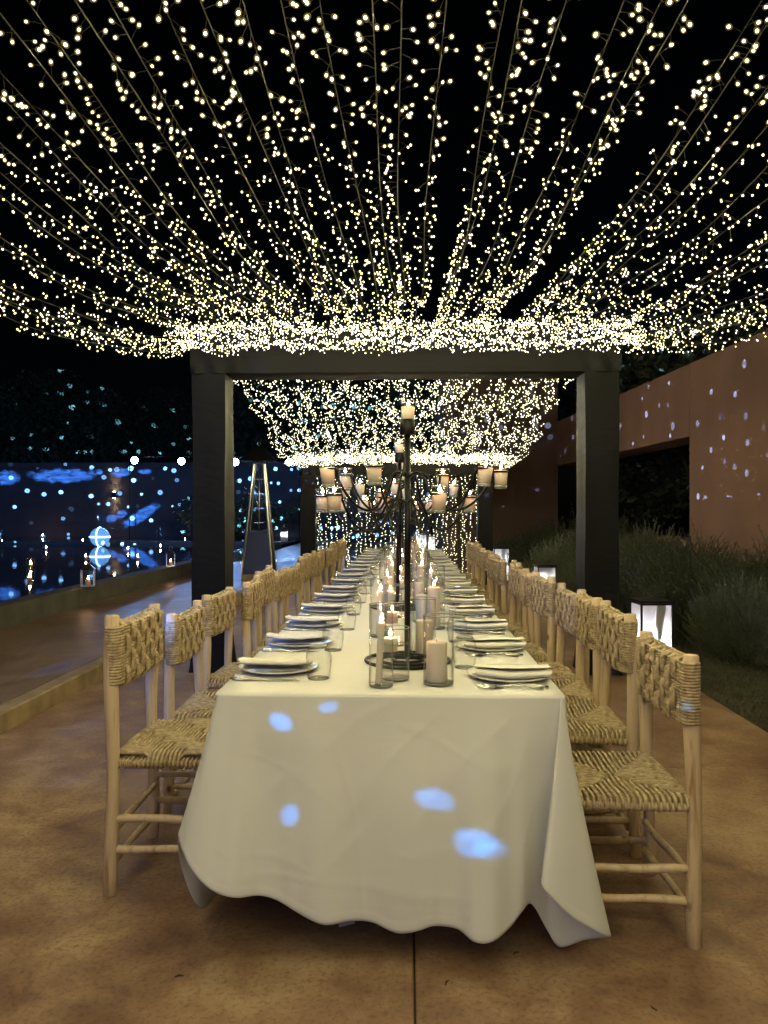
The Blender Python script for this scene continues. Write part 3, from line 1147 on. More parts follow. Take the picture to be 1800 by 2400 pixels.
NS2 = 28
for i in range(NS2):
    u = i / (NS2 - 1)
    X0, X1 = -1.74 + 3.42 * u, -1.98 + 3.74 * u
    e = abs(2 * u - 1)
    half = "left" if i < NS2 // 2 else "right"
    k = i + 1 if half == "left" else NS2 - i
    light_string("string of fairy lights in the far canopy, %s from the %s edge" % (ORD[k - 1], half),
                 canopy2(X0, X1, 0.16 * (1 - e ** 2) + random.uniform(-.03, .03), random.random()), 0, 7.15, 0.025, 0.0051, 
                 "fairy light strings of the far canopy", leads=False, spread=0.06, wire_r=0.0016,
                 lamps=[(q + random.uniform(-.5, .5), 2.4) for q in (0.9, 2.7, 4.5, 6.2)])
for k in range(7):
    light_string("loops of fairy lights gathered on the far beam, %s row from the top" % ORD[k],
                 swag(13.75 + random.uniform(-0.09, 0.07), 2.38 - 0.024 * k, 7 + (k * 3) % 5, 0.05, -2.02, 1.74, random.random()), 0, 3.76, 0.022, 0.0058,
                 "fairy light loops on the far beam", leads=False, spread=0.03)
# curtain of lights closing the far end
for i in range(34):
    X = -1.66 + 2.93 * i / 33 + random.gauss(0, 0.015)
    ph, am = random.random() * 6, random.uniform(0.005, 0.025)
    light_string("hanging string of fairy lights in the far curtain, %s from the left" % ORD[i],
                 lambda t, X=X, ph=ph, am=am * .6: (X + am * math.sin(t * 5 + ph), 14.2 + 0.02 * math.sin(t * 3 + ph), 2.02 - t), 0, 1.98, 0.044, 0.0066,
                 "fairy light strings of the far curtain", leads=False, spread=0.022, wire_r=0.0012, lamps=[(0.8, 1.2)] if i % 3 == 1 else ())

# ================================================================== TABLE AND CLOTH
TZ, TXL, TXR, TY0, TY1 = 0.76, -0.59, 0.477, 2.335, 11.05
tb = thing("dining_table", "long banquet table hidden under the white cloth", "table", ((TXL + TXR) / 2, TY0, 0))
cx = (TXL + TXR) / 2
MB().box(TXL + 0.012 - cx, TXR - 0.012 - cx, 0.012, TY1 - TY0 - 0.01, TZ - 0.035, TZ - 0.006).build("tabletop", M['wood'], tb, smooth=False)
for yy in (0.95, 2.2, 4.2, 6.2, 8.4):
    for xx in (TXL + 0.1 - cx, TXR - 0.1 - cx):
        MB().box(xx - .03, xx + .03, yy - .03, yy + .03, 0, TZ - 0.036).build("leg", M['wood'], tb, smooth=False)
cols = []     # (top x, top y, hem x, hem y, hem z, bow)
def C(tx, ty, hx, hy, hz):
    cols.append((tx, ty, hx, hy, hz))


for yy in np.arange(TY1, 3.05, -0.45):
    C(TXL, yy, TXL - 0.03 + 0.02 * math.sin(yy * 9), yy, 0.20 + 0.02 * math.sin(yy * 5))
for a in ((TXL, 2.9, -.66, 2.9, .20), (TXL, 2.6, -.63, 2.62, .07), (TXL, 2.45, -.665, 2.47, .04), (TXL, 2.40, -.71, 2.40, .20),
          (TXL, 2.365, -.70, 2.33, .335), (-.582, 2.34, -.672, 2.27, .315), (-.565, TY0, -.63, 2.235, .27), (-.535, TY0, -.575, 2.22, .225),
          (-.495, TY0, -.505, 2.215, .203), (-.455, TY0, -.44, 2.255, .190), (-.41, TY0, -.385, 2.265, .172), (-.36, TY0, -.325, 2.25, .15),
          (-.28, TY0, -.243, 2.225, .124), (-.20, TY0, -.162, 2.25, .124), (-.13, TY0, -.10, 2.25, .115), (-.05, TY0, -.027, 2.23, .097),
          (.02, TY0, .03, 2.225, .107), (.08, TY0, .085, 2.235, .119), (.15, TY0, .145, 2.235, .109), (.20, TY0, .19, 2.195, .092),
          (.26, TY0, .243, 2.19, .096), (.31, TY0, .295, 2.23, .115), (.355, TY0, .335, 2.255, .15), (.40, TY0, .37, 2.30, .15),
          (.435, TY0, .42, 2.335, .06), (.452, TY0, .457, 2.325, .015), (.462, TY0 + .002, .53, 2.31, .045), (.468, TY0 + .001, .595, 2.275, .072),
          (.470, TY0, .56, 2.225, .105), (.468, TY0 - .001, .475, 2.19, .165), (.464, TY0 - .002, .41, 2.185, .225), (.462, TY0 - .001, .385, 2.20, .25),
          (.466, TY0, .40, 2.245, .245), (.474, TY0 + .003, .50, 2.28, .20), (TXR, 2.36, .545, 2.36, .18), (TXR, 2.5, .50, 2.5, .20)):
    C(*a)
for yy in np.arange(2.8, TY1 + 0.01, 0.45):
    C(TXR, yy, TXR + 0.015 + 0.008 * math.sin(yy * 8), yy, 0.20 + 0.02 * math.sin(yy * 5))


def cr_interp(A, sub):
    A = np.array(A, float)
    out = []
    n = len(A)
    for i in range(n - 1):
        p0, p1, p2, p3 = A[max(0, i - 1)], A[i], A[i + 1], A[min(n - 1, i + 2)]
        for k in range(sub):
            t = k / sub
            out.append(0.5 * ((2 * p1) + (-p0 + p2) * t + (2 * p0 - 5 * p1 + 4 * p2 - p3) * t * t + (-p0 + 3 * p1 - 3 * p2 + p3) * t ** 3))
    out.append(A[-1])
    return np.array(out)


sm = cr_interp(cols, 9)
# pressed-in creases on the front: line ends (x, z) and depth
CREASES = [(-.05, .74, -.40, .50, .0026), (.10, .72, -.22, .38, .003), (.30, .70, .02, .40, .0026), (-.30, .66, -.46, .36, .002), (.36, .62, .20, .30, .0024),
           (-.10, .42, -.30, .20, .0026), (.22, .44, .05, .16, .0022), (-.48, .60, -.20, .44, .0018), (-.02, .30, .26, .38, .002), (-.56, .34, -.30, .26, .002),
           (.0, .66, .30, .55, .0018), (-.50, .24, .30, .20, .0022), (-.2, .60, -.12, .15, .0016), (.40, .50, .33, .22, .002)]


def crease(x, z):
    d = 0.0
    for (x0, z0, x1, z1, a) in CREASES:
        ex, ez = x1 - x0, z1 - z0
        L2 = ex * ex + ez * ez
        t = ((x - x0) * ex + (z - z0) * ez) / L2
        if -.1 < t < 1.1:
            w = 0.012 * (1 + .6 * math.sin(t * 9 + x0 * 20))
            q = ((x - x0) * ez - (z - z0) * ex) / math.sqrt(L2) + 0.012 * math.sin(t * 5 + z0 * 30)
            d += .75 * a * math.exp(-(q / max(.005, w)) ** 2) * max(0, min(1, (t + .1) * 6, (1.1 - t) * 6)) * (1 if q > 0 else .8)
    return d



rows = []
NR = 72
for i in range(NR + 1):
    t = i / NR
    row = []
    for (tx, ty, hx, hy, hz) in sm:
        s = t ** 1.15
        x = tx + (hx - tx) * s
        y = ty + (hy - ty) * s
        z = TZ + 0.002 - (TZ + 0.002 - hz) * t
        # rounding over the table edge
        if t < 0.03:
            z = TZ + 0.002 - (TZ - hz) * t * 0.8
        w = mnoise.noise(Vector((x * 3.0, y * 3.0, z * 1.6))) * 0.016 * min(1, t * 3) + mnoise.noise(Vector((x * 9 + 4, y * 9, z * 3.5))) * 0.003 * min(1, t * 5)
        front = 1.0 if ty < 2.4 else 0.0
        if front:
            w += crease(x, z) + (0.0012 if .962 < t < .985 else 0.0)
        row.append((x + (0 if front else w * 0.4), y - w * front, z + (0.004 * mnoise.noise(Vector((x * 14, 3, 1))) * t if t > .7 else 0)))
    rows.append(row)
cl = MB().grid(rows)
# flat top of the cloth
n = len(sm)
topP = []
for j in range(0, 61):
    yy = TY0 + (TY1 - TY0) * (j / 60) ** 1.3
    topP.append([(TXL + (TXR - TXL) * k / 14, yy, TZ + 0.002 + 0.0012 * mnoise.noise(Vector((k * .7, yy * 4, 1)))) for k in range(15)])
cl.grid(topP)
co = cl.build("tablecloth", M['cloth'], smooth='auto')
tag(co, "white cotton tablecloth draped to the floor at the near end of the long table", "tablecloth")
sol = co.modifiers.new("thickness", 'SOLIDIFY')
sol.thickness, sol.offset = 0.0012, 0

# paper scrap on the floor
ps = MB()
ps.add([(0, 0, 0.004), (0.05, 0.01, 0.012), (0.045, 0.04, 0.006), (0.015, 0.03, 0.02), (-0.01, 0.035, 0.004)], [(0, 1, 3), (1, 2, 3), (0, 3, 4)])
p = at_z(795, 2177, 0)
tag(ps.build("paper_scrap", M['paper'], smooth=False, loc=(p.x, p.y, 0.001)), "small white paper scrap on the floor in front of the tablecloth", "litter")

for k, (px, py, a, lbl) in enumerate(((1210, 2236, .6, "small dark twig on the floor in front of the right chair"), (1532, 2365, 2.1, "dark crumb of leaf at the lower right of the floor"),
                                     (1048, 2305, 1.2, "dark crumb of leaf beside the floor joint in the foreground"), (420, 2290, .2, "dark crumb of leaf at the lower left of the floor"))):
    p = at_z(px, py, 0)
    m = MB()
    m.tube([(-.012, 0, .002), (0, .003, .004), (.013, -.001, .002)], [.0012, .0026, .0008], 5)
    tag(m.build("dry_leaf", M['bark'], loc=(p.x, p.y, 0.0005), rot=(0, 0, a)), lbl, "leaf litter")

# ================================================================== CHAIRS
def branch(p0, p1, r0, r1, seed, wob=0.006, n=9, sides=10):
    rnd = random.Random(seed)
    ph = [rnd.uniform(0, 6) for _ in range(4)]
    pts, rs = [], []
    p0, p1 = Vector(p0), Vector(p1)
    for i in range(n + 1):
        t = i / n
        p = p0.lerp(p1, t)
        e = math.sin(math.pi * t)
        p += Vector((math.sin(t * 5 + ph[0]) * wob * e, math.cos(t * 4 + ph[1]) * wob * e, 0 if abs((p1 - p0).z) > 0.2 else math.sin(t * 5 + ph[2]) * wob * e))
        pts.append(p)
        rs.append((r0 + (r1 - r0) * t) * (1 + 0.07 * math.sin(t * 9 + ph[3])))
    m = MB()
    # rounded ends
    d0, d1 = (pts[1] - pts[0]).normalized(), (pts[-1] - pts[-2]).normalized()
    pts = [pts[0], pts[0] + d0 * rs[0] * 0.15] + pts[1:-1] + [pts[-1] - d1 * rs[-1] * 0.18, pts[-1]]
    rs = [rs[0] * 0.9, rs[0]] + rs[1:-1] + [rs[-1], rs[-1] * 0.86]
    m.tube(pts, rs, sides)
    return m


HW, SD, SH = 0.222, 0.355, 0.445    # half width, seat depth, seat height


def back_mesh(seed):
    rnd = random.Random(seed)
    m = MB()
    z0, z1, rr = 0.690, 0.872, 0.0265
    k = 0
    nl = 20
    for i in range(nl):                                  # cords wound round both posts
        z = z0 + (z1 - z0) * i / (nl - 1)
        pts = []
        for a in np.linspace(-90, 90, 7):
            pts.append((rr * math.sin(R(a)) * -1, HW + 0.002 + rr * math.cos(R(a)), z + rnd.uniform(-.0012, .0012)))
        for a in np.linspace(90, 270, 7):
            pts.append((rr * math.sin(R(a)) * -1, -HW - 0.002 + rr * math.cos(R(a)), z + rnd.uniform(-.0012, .0012)))
        m.tube(pts, 0.0052, 5, closed=True)
    nb = 8                                               # upright plaited bundles, over four and under two
    for b in range(nb):
        yc = -HW + 0.045 + (2 * HW - 0.09) * b / (nb - 1)
        for c in (-1, 0, 1):
            for face in (-1, 1):
                pts = []
                for i in range(19):
                    t = i / 18
                    z = z0 - 0.014 + (z1 - z0 + 0.028) * t
                    ph = t * 2.0 * 2 * math.pi + (math.pi if b % 2 else 0) + c * 0.12
                    over = max(-1.0, min(1.0, math.sin(ph) * 3.0 + 1.7))
                    x = face * (rr + 0.0015 + 0.0088 * over)
                    if i == 0 or i == 18:
                        x = face * 0.006
                    y = yc + c * 0.0103 * (1 if over > 0 else 0.75) + 0.002 * math.sin(ph) + rnd.uniform(-.0007, .0007)
                    pts.append((x, y, z - 0.006 * math.sin(math.pi * (b + .5) / nb)))
                m.tube(pts, 0.0061, 6)
    return m.mesh("backrest", M['rope'])


def seat_rush(seed):
    rnd = random.Random(seed)
    m = MB()
    x0, x1, w = 0.0, SD, HW - 0.004
    cxs = (x0 + x1) / 2
    n = 24
    def h(x, y):
        d = min(min(x - x0, x1 - x), w - abs(y)) / (SD / 2)
        return SH + 0.012 - 0.013 * max(0, min(1, d * 1.3))
    def rope(edge, inner, out):
        e, i_ = Vector((*edge, 0)), Vector((*inner, 0))
        o = Vector((*out, 0))
        pts = [(e.x - o.x * .02, e.y - o.y * .02, SH - 0.035), (e.x + o.x * .012, e.y + o.y * .012, SH - 0.028), (e.x + o.x * .017, e.y + o.y * .017, SH - 0.012),
               (e.x + o.x * .008, e.y + o.y * .008, SH + 0.007)]
        for t in (0.15, 0.5, 0.8, 1.0):
            q = e.lerp(i_, t)
            pts.append((q.x, q.y, h(q.x, q.y) + rnd.uniform(-.0012, .0012)))
        m.tube(pts, 0.0056 * rnd.uniform(0.9, 1.12), 5)
    for k in range(n):
        u = (k + .5) / n
        y = -w + 2 * w * u
        dpt = min(u, 1 - u) * SD
        rope((x0, y), (x0 + dpt, y), (-1, 0))
        rope((x1, y), (x1 - dpt, y), (1, 0))
    for k in range(n - 4):
        u = (k + .5) / (n - 4)
        x = x0 + SD * u
        dpt = min(u, 1 - u) * 2 * w
        rope((x, -w), (x, -w + dpt), (0, -1))
        rope((x, w), (x, w - dpt), (0, 1))
    m.box(0.02, SD - 0.02, -w + .02, w - .02, SH - 0.035, SH - 0.006)
    return m.mesh("seat", M['rope'])


def seat_woven(seed):
    rnd = random.Random(seed)
    m = MB()
    w = HW - 0.004
    nx, ny, per = 6, 7, 4
    def over(i, j):
        return ((i + j) % 4) < 2
    for j in range(ny):                                  # bundles across the depth
        for c in range(per):
            y = -w + 2 * w * (j + (c + .5) / per) / ny
            pts = [(-0.012, y, SH - 0.032), (-0.018, y, SH - 0.012)]
            for i in range(nx):
                for f in (0.2, 0.8):
                    x = SD * (i + f) / nx
                    pts.append((x, y + rnd.uniform(-.001, .001), SH + (0.0125 if over(i, j) else -0.007)))
            pts += [(SD + 0.018, y, SH - 0.012), (SD + 0.012, y, SH - 0.032)]
            m.tube(pts, 0.0068, 5)
    for i in range(nx):
        for c in range(per):
            x = SD * (i + (c + .5) / per) / nx
            pts = [(x, -w - 0.012, SH - 0.032), (x, -w - 0.018, SH - 0.012)]
            for j in range(ny):
                for f in (0.2, 0.8):
                    y = -w + 2 * w * (j + f) / ny
                    pts.append((x + rnd.uniform(-.001, .001), y, SH + (-0.007 if over(i, j) else 0.0125)))
            pts += [(x, w + 0.018, SH - 0.012), (x, w + 0.012, SH - 0.032)]
            m.tube(pts, 0.0056, 5)
    m.box(0.02, SD - 0.02, -w + .02, w - .02, SH - 0.035, SH - 0.012)
    return m.mesh("seat", M['rope'])


BACKS = [back_mesh(s) for s in (1, 2, 3)]
SEATS = {'rush': [seat_rush(5), seat_rush(6)], 'woven': [seat_woven(8)]}
SETS = []
for s in range(5):
    q = 100 * s
    d = {}
    rr = random.Random(q)
    d['rear_leg'] = [branch((-0.012 + rr.uniform(-.01, .01), sy * (HW + 0.014), 0), (-0.004, sy * HW, 0.905 + rr.uniform(-.012, .014)), 0.0215, 0.0245, q + 3 + sy, 0.008, 12, 12).mesh("rear_leg", M['wood'], 'auto') for sy in (-1, 1)]
    d['front_leg'] = [branch((SD - 0.005, sy * (HW - 0.01), 0), (SD - 0.012, sy * (HW - 0.018), SH - 0.02), 0.019, 0.021, q + 9 + sy, 0.005, 6).mesh("front_leg", M['wood'], 'auto') for sy in (-1, 1)]
    rg = []
    for sy in (-1, 1):
        for z in (0.245, 0.14):
            rg.append(branch((0.0, sy * (HW + 0.006), z + rr.uniform(-.012, .012)), (SD - 0.005, sy * (HW - 0.012), z + rr.uniform(-.015, .015)), 0.0135, 0.0125, q + 20 + sy + int(z * 100), 0.004, 7))
    for x, z in ((0.0, 0.205), (0.0, 0.10), (SD - 0.008, 0.20), (SD - 0.008, 0.31)):
        rg.append(branch((x, -HW, z + rr.uniform(-.01, .01)), (x, HW, z + rr.uniform(-.01, .01)), 0.013, 0.012, q + 40 + int(z * 100), 0.005, 7))
    for sy in (-1, 1):
        rg.append(branch((0.0, sy * HW, SH - 0.022), (SD, sy * (HW - 0.014), SH - 0.022), 0.013, 0.013, q + 60 + sy, 0.001, 4))
    d['rung'] = [r.mesh("rung", M['wood']) for r in rg]
    SETS.append(d)


def chair(x, y, rz, seat, label, k, sz=1.0, tilt=0.0):
    t = thing("chair", label, "chair", (x, y, 0), rz, "woven wooden chairs along the table")
    t.scale = (1, 1, sz)
    S = SETS[k % 5]
    for nm in ('rear_leg', 'front_leg', 'rung'):
        for me in S[nm]:
            link(nm, me, t)
    link("seat", random.choice(SEATS[seat]), t)
    link("backrest", BACKS[k % 3], t)
    return t


leftY = [2.86, 3.50, 4.17, 4.70, 5.22, 5.78, 6.32, 6.86, 7.40, 7.94, 8.48, 9.02, 9.56, 10.10, 10.64]
rightY = [2.60, 3.21, 3.72, 4.25, 4.78, 5.30, 5.85, 6.38, 6.92, 7.45, 7.98, 8.52, 9.06, 9.60, 10.14, 10.66]
rk = random.Random(3)
for k, y in enumerate(leftY):
    seat = 'woven' if k in (0, 3, 6, 9) else 'rush'
    lb = "pale wood chair with %s seat, %s from the near end, left of table" % ("chequer woven" if seat == 'woven' else "rush", ORD[k])
    x = -1.02 + (rk.uniform(-0.03, 0.045) if k else 0) + 0.008 * k
    chair(x, y + rk.uniform(-.035, .035) * (k > 1), rk.uniform(-0.09, 0.09) * (k > 0), seat, lb, k, 1.055 if k == 0 else rk.uniform(0.97, 1.05))
for k, y in enumerate(rightY):
    seat = 'woven' if k in (3, 4, 8, 11) else 'rush'
    lb = "pale wood chair with %s seat, %s from the near end, right of table" % ("chequer woven" if seat == 'woven' else "rush", ORD[k])
    x = 0.862 + (rk.uniform(-0.04, 0.03) if k else 0)
    chair(x, y + rk.uniform(-.03, .03) * (k > 1), math.pi + (rk.uniform(-0.08, 0.08) if k else 0.0), seat, lb, k + 2, 0.985 if k == 0 else rk.uniform(0.97, 1.04))

# ================================================================== PLACE SETTINGS
pl = MB()
pl.lathe([(0, 0.006), (0.085, 0.006), (0.10, 0.009), (0.128, 0.0155), (0.139, 0.0178), (0.141, 0.0168), (0.139, 0.0142), (0.125, 0.009), (0.09, 0.001), (0, 0.0005)], 56, wob=0.02)
plate_me = pl.mesh("plate", M['porcelain'])


def napkin_mesh(seed):
    rnd = random.Random(seed)
    m = MB()
    # three layers folded round one long edge, laid across the plate
    prof = []
    W = 0.088
    for i in range(9):
        prof.append((-W / 2 + W * i / 8, 0.0))
    for a in np.linspace(-60, 60, 5):
        prof.append((W / 2 + 0.008 * math.cos(R(a)), 0.009 + 0.009 * math.sin(R(a))))
    for i in range(9):
        prof.append((W / 2 - W * 0.97 * i / 8, 0.0185))
    for a in np.linspace(240, 120, 5):
        prof.append((-W / 2 + 0.003 + 0.006 * math.cos(R(a)), 0.0245 + 0.006 * math.sin(R(a))))
    for i in range(9):
        prof.append((-W / 2 + W * 0.9 * i / 8, 0.031))
    P = []
    ph = rnd.uniform(0, 6)
    for j in range(23):
        u = j / 22
        x = -0.122 + 0.244 * u
        row = []
        lift = 0.006 * (2 * u - 1) ** 2 + 0.0015 * math.sin(u * 7 + ph)
        for i, (y, z) in enumerate(prof):
            th = 0.9 + 0.25 * math.sin(math.pi * u) * (1 if z > 0.02 else 0.6)
            dome = 0.007 * math.cos(max(-1.5, min(1.5, y / 0.06 * 1.5)))
            flare = 0.006 * max(0, 1 - u / 0.12) * (z / 0.03 - 0.3)
            q = mnoise.noise(Vector((x * 22, y * 22, z * 60 + seed))) * 0.0025
            row.append((x + 0.004 * math.sin(i * .8) * (1 if j in (0, 22) else 0), y * (1 + 0.06 * math.sin(u * 3 + ph)) + q, 0.0112 + z * th * 0.78 + dome * (z > 0.001) + lift + flare + q))
        P.append(row)
    m.grid(P)
    me = m.mesh("napkin", M['napkin'])
    return me


NAPS = [napkin_mesh(s) for s in (1, 2, 3)]
# stemless glass turned upside down
gl = MB()
outer = [(0.0355, 0.0), (0.0385, 0.018), (0.0425, 0.045), (0.0438, 0.065), (0.0415, 0.085), (0.035, 0.102), (0.027, 0.111), (0.022, 0.113), (0.018, 0.1115), (0.0, 0.109)]
inner = [(0.0, 0.1055), (0.018, 0.106), (0.026, 0.1045), (0.0335, 0.097), (0.040, 0.082), (0.0424, 0.064), (0.0412, 0.045), (0.0373, 0.018), (0.0345, 0.0)]
gl.lathe(outer, 32)
gl.lathe(inner, 32)
gl.lathe([(0.0345, 0.0), (0.035, -0.0006), (0.0355, 0.0)], 32)
glass_me = gl.mesh("water_glass", M['tumbler'])


bm_ = MB()
bm_.lathe([(0, .1062), (.018, .1066), (.0258, .1052), (.030, .1035), (.0325, .1042), (.0268, .1103), (.0218, .1123), (.018, .1108), (0, .1085)], 30)
ring(bm_, .035, .0006, .0012, 32)
BASE_ME = bm_.mesh("thick_base", M['lip'])


def knife_mesh():
    m = MB()
    xs = [0, .01, .04, .085, .10, .115, .15, .19, .212, .222]
    ws = [.004, .0055, .006, .0052, .004, .0085, .0095, .0085, .005, .0008]
    hs = [.003, .004, .0045, .004, .003, .0016, .0013, .0011, .0009, .0007]
    vs, fs = [], []
    for x, w, h in zip(xs, ws, hs):
        for k in range(8):
            a = 2 * math.pi * k / 8 + .39
            vs.append((x, w * math.cos(a), h + h * math.sin(a) * 0.98))
    n = len(xs)
    for i in range(n - 1):
        for k in range(8):
            k2 = (k + 1) % 8
            fs.append((i * 8 + k, (i + 1) * 8 + k, (i + 1) * 8 + k2, i * 8 + k2))
    fs.append(tuple(range(8)))
    fs.append(tuple((n - 1) * 8 + k for k in range(7, -1, -1)))
    m.add(vs, fs)
    return m.mesh("knife", M['steel'])


def fork_mesh():
    m = MB()
    m.tube([(0, 0, .003), (.02, 0, .0055), (.06, 0, .010), (.10, 0, .0115), (.128, 0, .008), (.142, 0, .0045)], [.0045, .005, .0038, .0026, .0024, .003], 8)
    # bowl and four tines
    P = []
    for i in range(6):
        u = i / 5
        x = .138 + .026 * u
        w = .004 + .0085 * math.sin(u * 1.57)
        P.append([(x, w * (k / 3 - 1), .0045 - .0025 * math.sin(u * 3.1) + .0012 * ((k - 3) / 3) ** 2) for k in range(7)])
    m.grid(P)
    m.grid([[(x, y, z - .0012) for (x, y, z) in r][::-1] for r in P])
    for k in range(4):
        y = -.0105 + .007 * k
        m.tube([(.162, y, .0045), (.18, y * .96, .0042), (.198, y * .92, .008), (.205, y * .9, .011)], [.0018, .0016, .0013, .0006], 5)
    return m.mesh("fork", M['steel'])


KN, FK = knife_mesh(), fork_mesh()
rp = random.Random(11)
NSET = 16
for side in ("left", "right"):
    for k in range(NSET):
        s = -1 if side == "left" else 1
        y = (2.70 if s < 0 else 2.605) + 0.534 * k + rp.uniform(-.012, .012) * (k > 0)
        x = (-0.452 if s < 0 else 0.340) + rp.uniform(-.008, .008) * (k > 0)
        where = "%s setting from the near end, %s of table" % (ORD[k], side)
        o = link("plate", plate_me, None, (x, y, TZ + 0.0035), (0, 0, rp.uniform(0, 6)))
        tag(o, "white dinner plate, " + where, "plate", "white dinner plates")
        o = link("napkin", rp.choice(NAPS), None, (x + s * 0.006, y - 0.036 + rp.uniform(-.01, .01), TZ + 0.0045), (0, R(-3.5), 0))
        o.rotation_euler = (R(-3) if s < 0 else R(3), 0, R(rp.uniform(-4, 4)) + (0 if s < 0 else math.pi))
        tag(o, "folded white napkin on the plate, " + where, "napkin", "folded white napkins")
        gx = (-0.292 if s < 0 else 0.205) + rp.uniform(-.008, .008)
        gy = (y - 0.135) if s < 0 else (y + 0.155)
        o = link("water_glass", glass_me, None, (gx, gy, TZ + 0.0045), (0, 0, rp.uniform(0, 6)))
        tag(o, "upside-down stemless glass, " + where, "glass", "upturned drinking glasses")
        link("thick_base", BASE_ME, o)
        if k < 10:
            for j in range(2):
                if s < 0:
                    o = link("knife", KN, None, (x - 0.137 + 0.012 * j, y - 0.160 - 0.017 * j, TZ + 0.0042), (0, 0, R(rp.uniform(-2, 2))))
                    tag(o, "%s steel knife, %s" % (("inner", "outer")[j], where), "knife", "steel knives")
                else:
                    o = link("fork", FK, None, (x + 0.105 - 0.02 * j, y - 0.163 - 0.017 * j, TZ + 0.0042), (0, 0, math.pi + R(rp.uniform(-2, 2) - 2)))
                    tag(o, "%s steel fork, %s" % (("inner", "outer")[j], where), "fork", "steel forks")

# ================================================================== CANDLES IN GLASS ALONG THE MIDDLE
flame_b = MB()
flame_b.lathe([(0, -.2), (.55, .1), (.95, .5), (1.0, .9), (.8, 1.6), (.45, 2.5), (.15, 3.3), (0, 3.8)], 10)
FLAME = flame_b.mesh("flame", M['flame'])
wick_b = MB()
wick_b.tube([(0, 0, 0), (0.0006, 0, 0.008)], 0.0009, 5)
WICK = wick_b.mesh("wick", M['wick'])


def cyl_glass(r, h):
    m = MB()
    w = 0.0022
    m.lathe([(0, 0.0), (r * .9, 0.0), (r, 0.004), (r, h - .001), (r - w * .5, h + .0006), (r - w, h - .001), (r - w, 0.009), (r * .85, 0.0075), (0, 0.0075)], 36)
    return m.mesh("glass_cylinder", M['glass'])


def candle_mesh(r, h, sides=22, wob=0.02):
    m = MB()
    m.lathe([(0, 0), (r * .97, 0), (r, .004), (r, h - .006), (r * .94, h - .001), (r * .8, h), (r * .5, h - .002), (0, h - .003)], sides, wob=wob)
    return m.mesh("candle", M['wax'])


CG, CC = {}, {}


def vase(kind, x, y, label, clabel, lit=True):
    r, h, cr, ch, up = {'taper': (.039, .262, .0105, .196, 0), 'float': (.047, .172, .024, .045, .085), 'pillar': (.049, .222, .034, .13, 0),
                        'tall': (.046, .30, .030, .19, 0)}[kind]
    if kind not in CG:
        CG[kind], CC[kind] = cyl_glass(r, h), candle_mesh(cr, ch)
    z = TZ + 0.0045
    v = thing("candle_vase", label, "glass vase", (x, y, z), 0, "clear glass candle cylinders on the table")
    link("glass_cylinder", CG[kind], v)
    if ('lip', kind) not in CG:
        m = MB()
        ring(m, r - .0011, h - .0002, .0017)
        CG[('lip', kind)] = m.mesh("rim", M['lip'])
        m = MB()
        m.lathe([(0, .0004), (r * .9, .0004), (r * .985, .004), (r * .985, .0085), (r * .9, .0075), (0, .0072)], 32)
        CG[('foot', kind)] = m.mesh("thick_base", M['lip'])
    link("rim", CG[('lip', kind)], v)
    link("thick_base", CG[('foot', kind)], v)
    if kind == 'float':
        m = MB()
        m.lathe([(0, .118), (.0445, .118), (.0450, .1195), (.0450, .119)], 30)
        if 'fw' not in CG:
            CG['fw'] = m.mesh("water_surface", M['tumbler'])
        link("water_surface", CG['fw'], v)
    c = thing("candle", clabel, "candle", (x + random.uniform(-.006, .006) - (.012 if kind == 'float' else 0), y, z + 0.008 + up), random.uniform(0, 6), "candles in glass cylinders")
    if kind == 'taper':
        c.rotation_euler = (0, R(3.2), 0)
        c.location.x -= 0.010
    link("wax_body", CC[kind], c)
    link("wick", WICK, c, (0, 0, ch - .002))
    if lit:
        f = link("flame", FLAME, c, (0, 0, ch + .008))
        f.scale = (.0046, .0046, .0062)
    return v


vase('taper', -0.084, 2.455, "tall clear glass cylinder with a slim taper candle, nearest the table edge", "slim ivory taper candle burning in the nearest tall glass")
vase('float', -0.040, 2.56, "short clear glass half full of water, nearest of its kind", "short floating candle burning in the nearest water glass")
vase('pillar', 0.100, 2.49, "clear glass cylinder with a thick unlit candle, nearest the table edge", "thick unlit pillar candle in the nearest wide glass", lit=False)
rv = random.Random(21)
kinds = ['pillar', 'float', 'taper', 'tall', 'pillar', 'float', 'tall', 'taper']
cnt = {}
yv, k = 2.98, 0
KW = dict(taper="slim taper candle", float="floating candle", pillar="thick pillar candle", tall="tall pillar candle")
while yv < 10.8:
    kd = kinds[k % len(kinds)]
    cnt[kd] = cnt.get(kd, 0) + 1
    xs = ((0.075, -0.055, -0.115, 0.12)[k % 4]) + rv.uniform(-.02, .02)
    nth = ORD[cnt[kd]]
    vase(kd, xs, yv, "clear glass cylinder holding a %s, %s of its kind from the near end" % (KW[kd], nth),
         "burning %s in a glass, %s of its kind from the near end" % (KW[kd], nth), lit=(k % 4 != 0))
    yv += rv.uniform(.14, .28)
    k += 1

# ================================================================== CANDELABRA
def arm_pts(a, r, z0, zr, dip):
    ca, sa = math.cos(R(a)), math.sin(R(a))
    prof = [(0.012, z0), (0.045, z0 + 0.012), (0.075, z0 - 0.004), (0.10, z0 - 0.05), (0.14, z0 - dip), (0.19, z0 - dip - 0.012), (0.25, z0 - dip + 0.02),
            (r - 0.045, (zr + z0 - dip) / 2 + .02), (r - 0.028, zr)]
    sm_ = cr_interp([(p[0] * ca, p[0] * sa, p[1]) for p in prof], 4)
    return [tuple(p) for p in sm_]


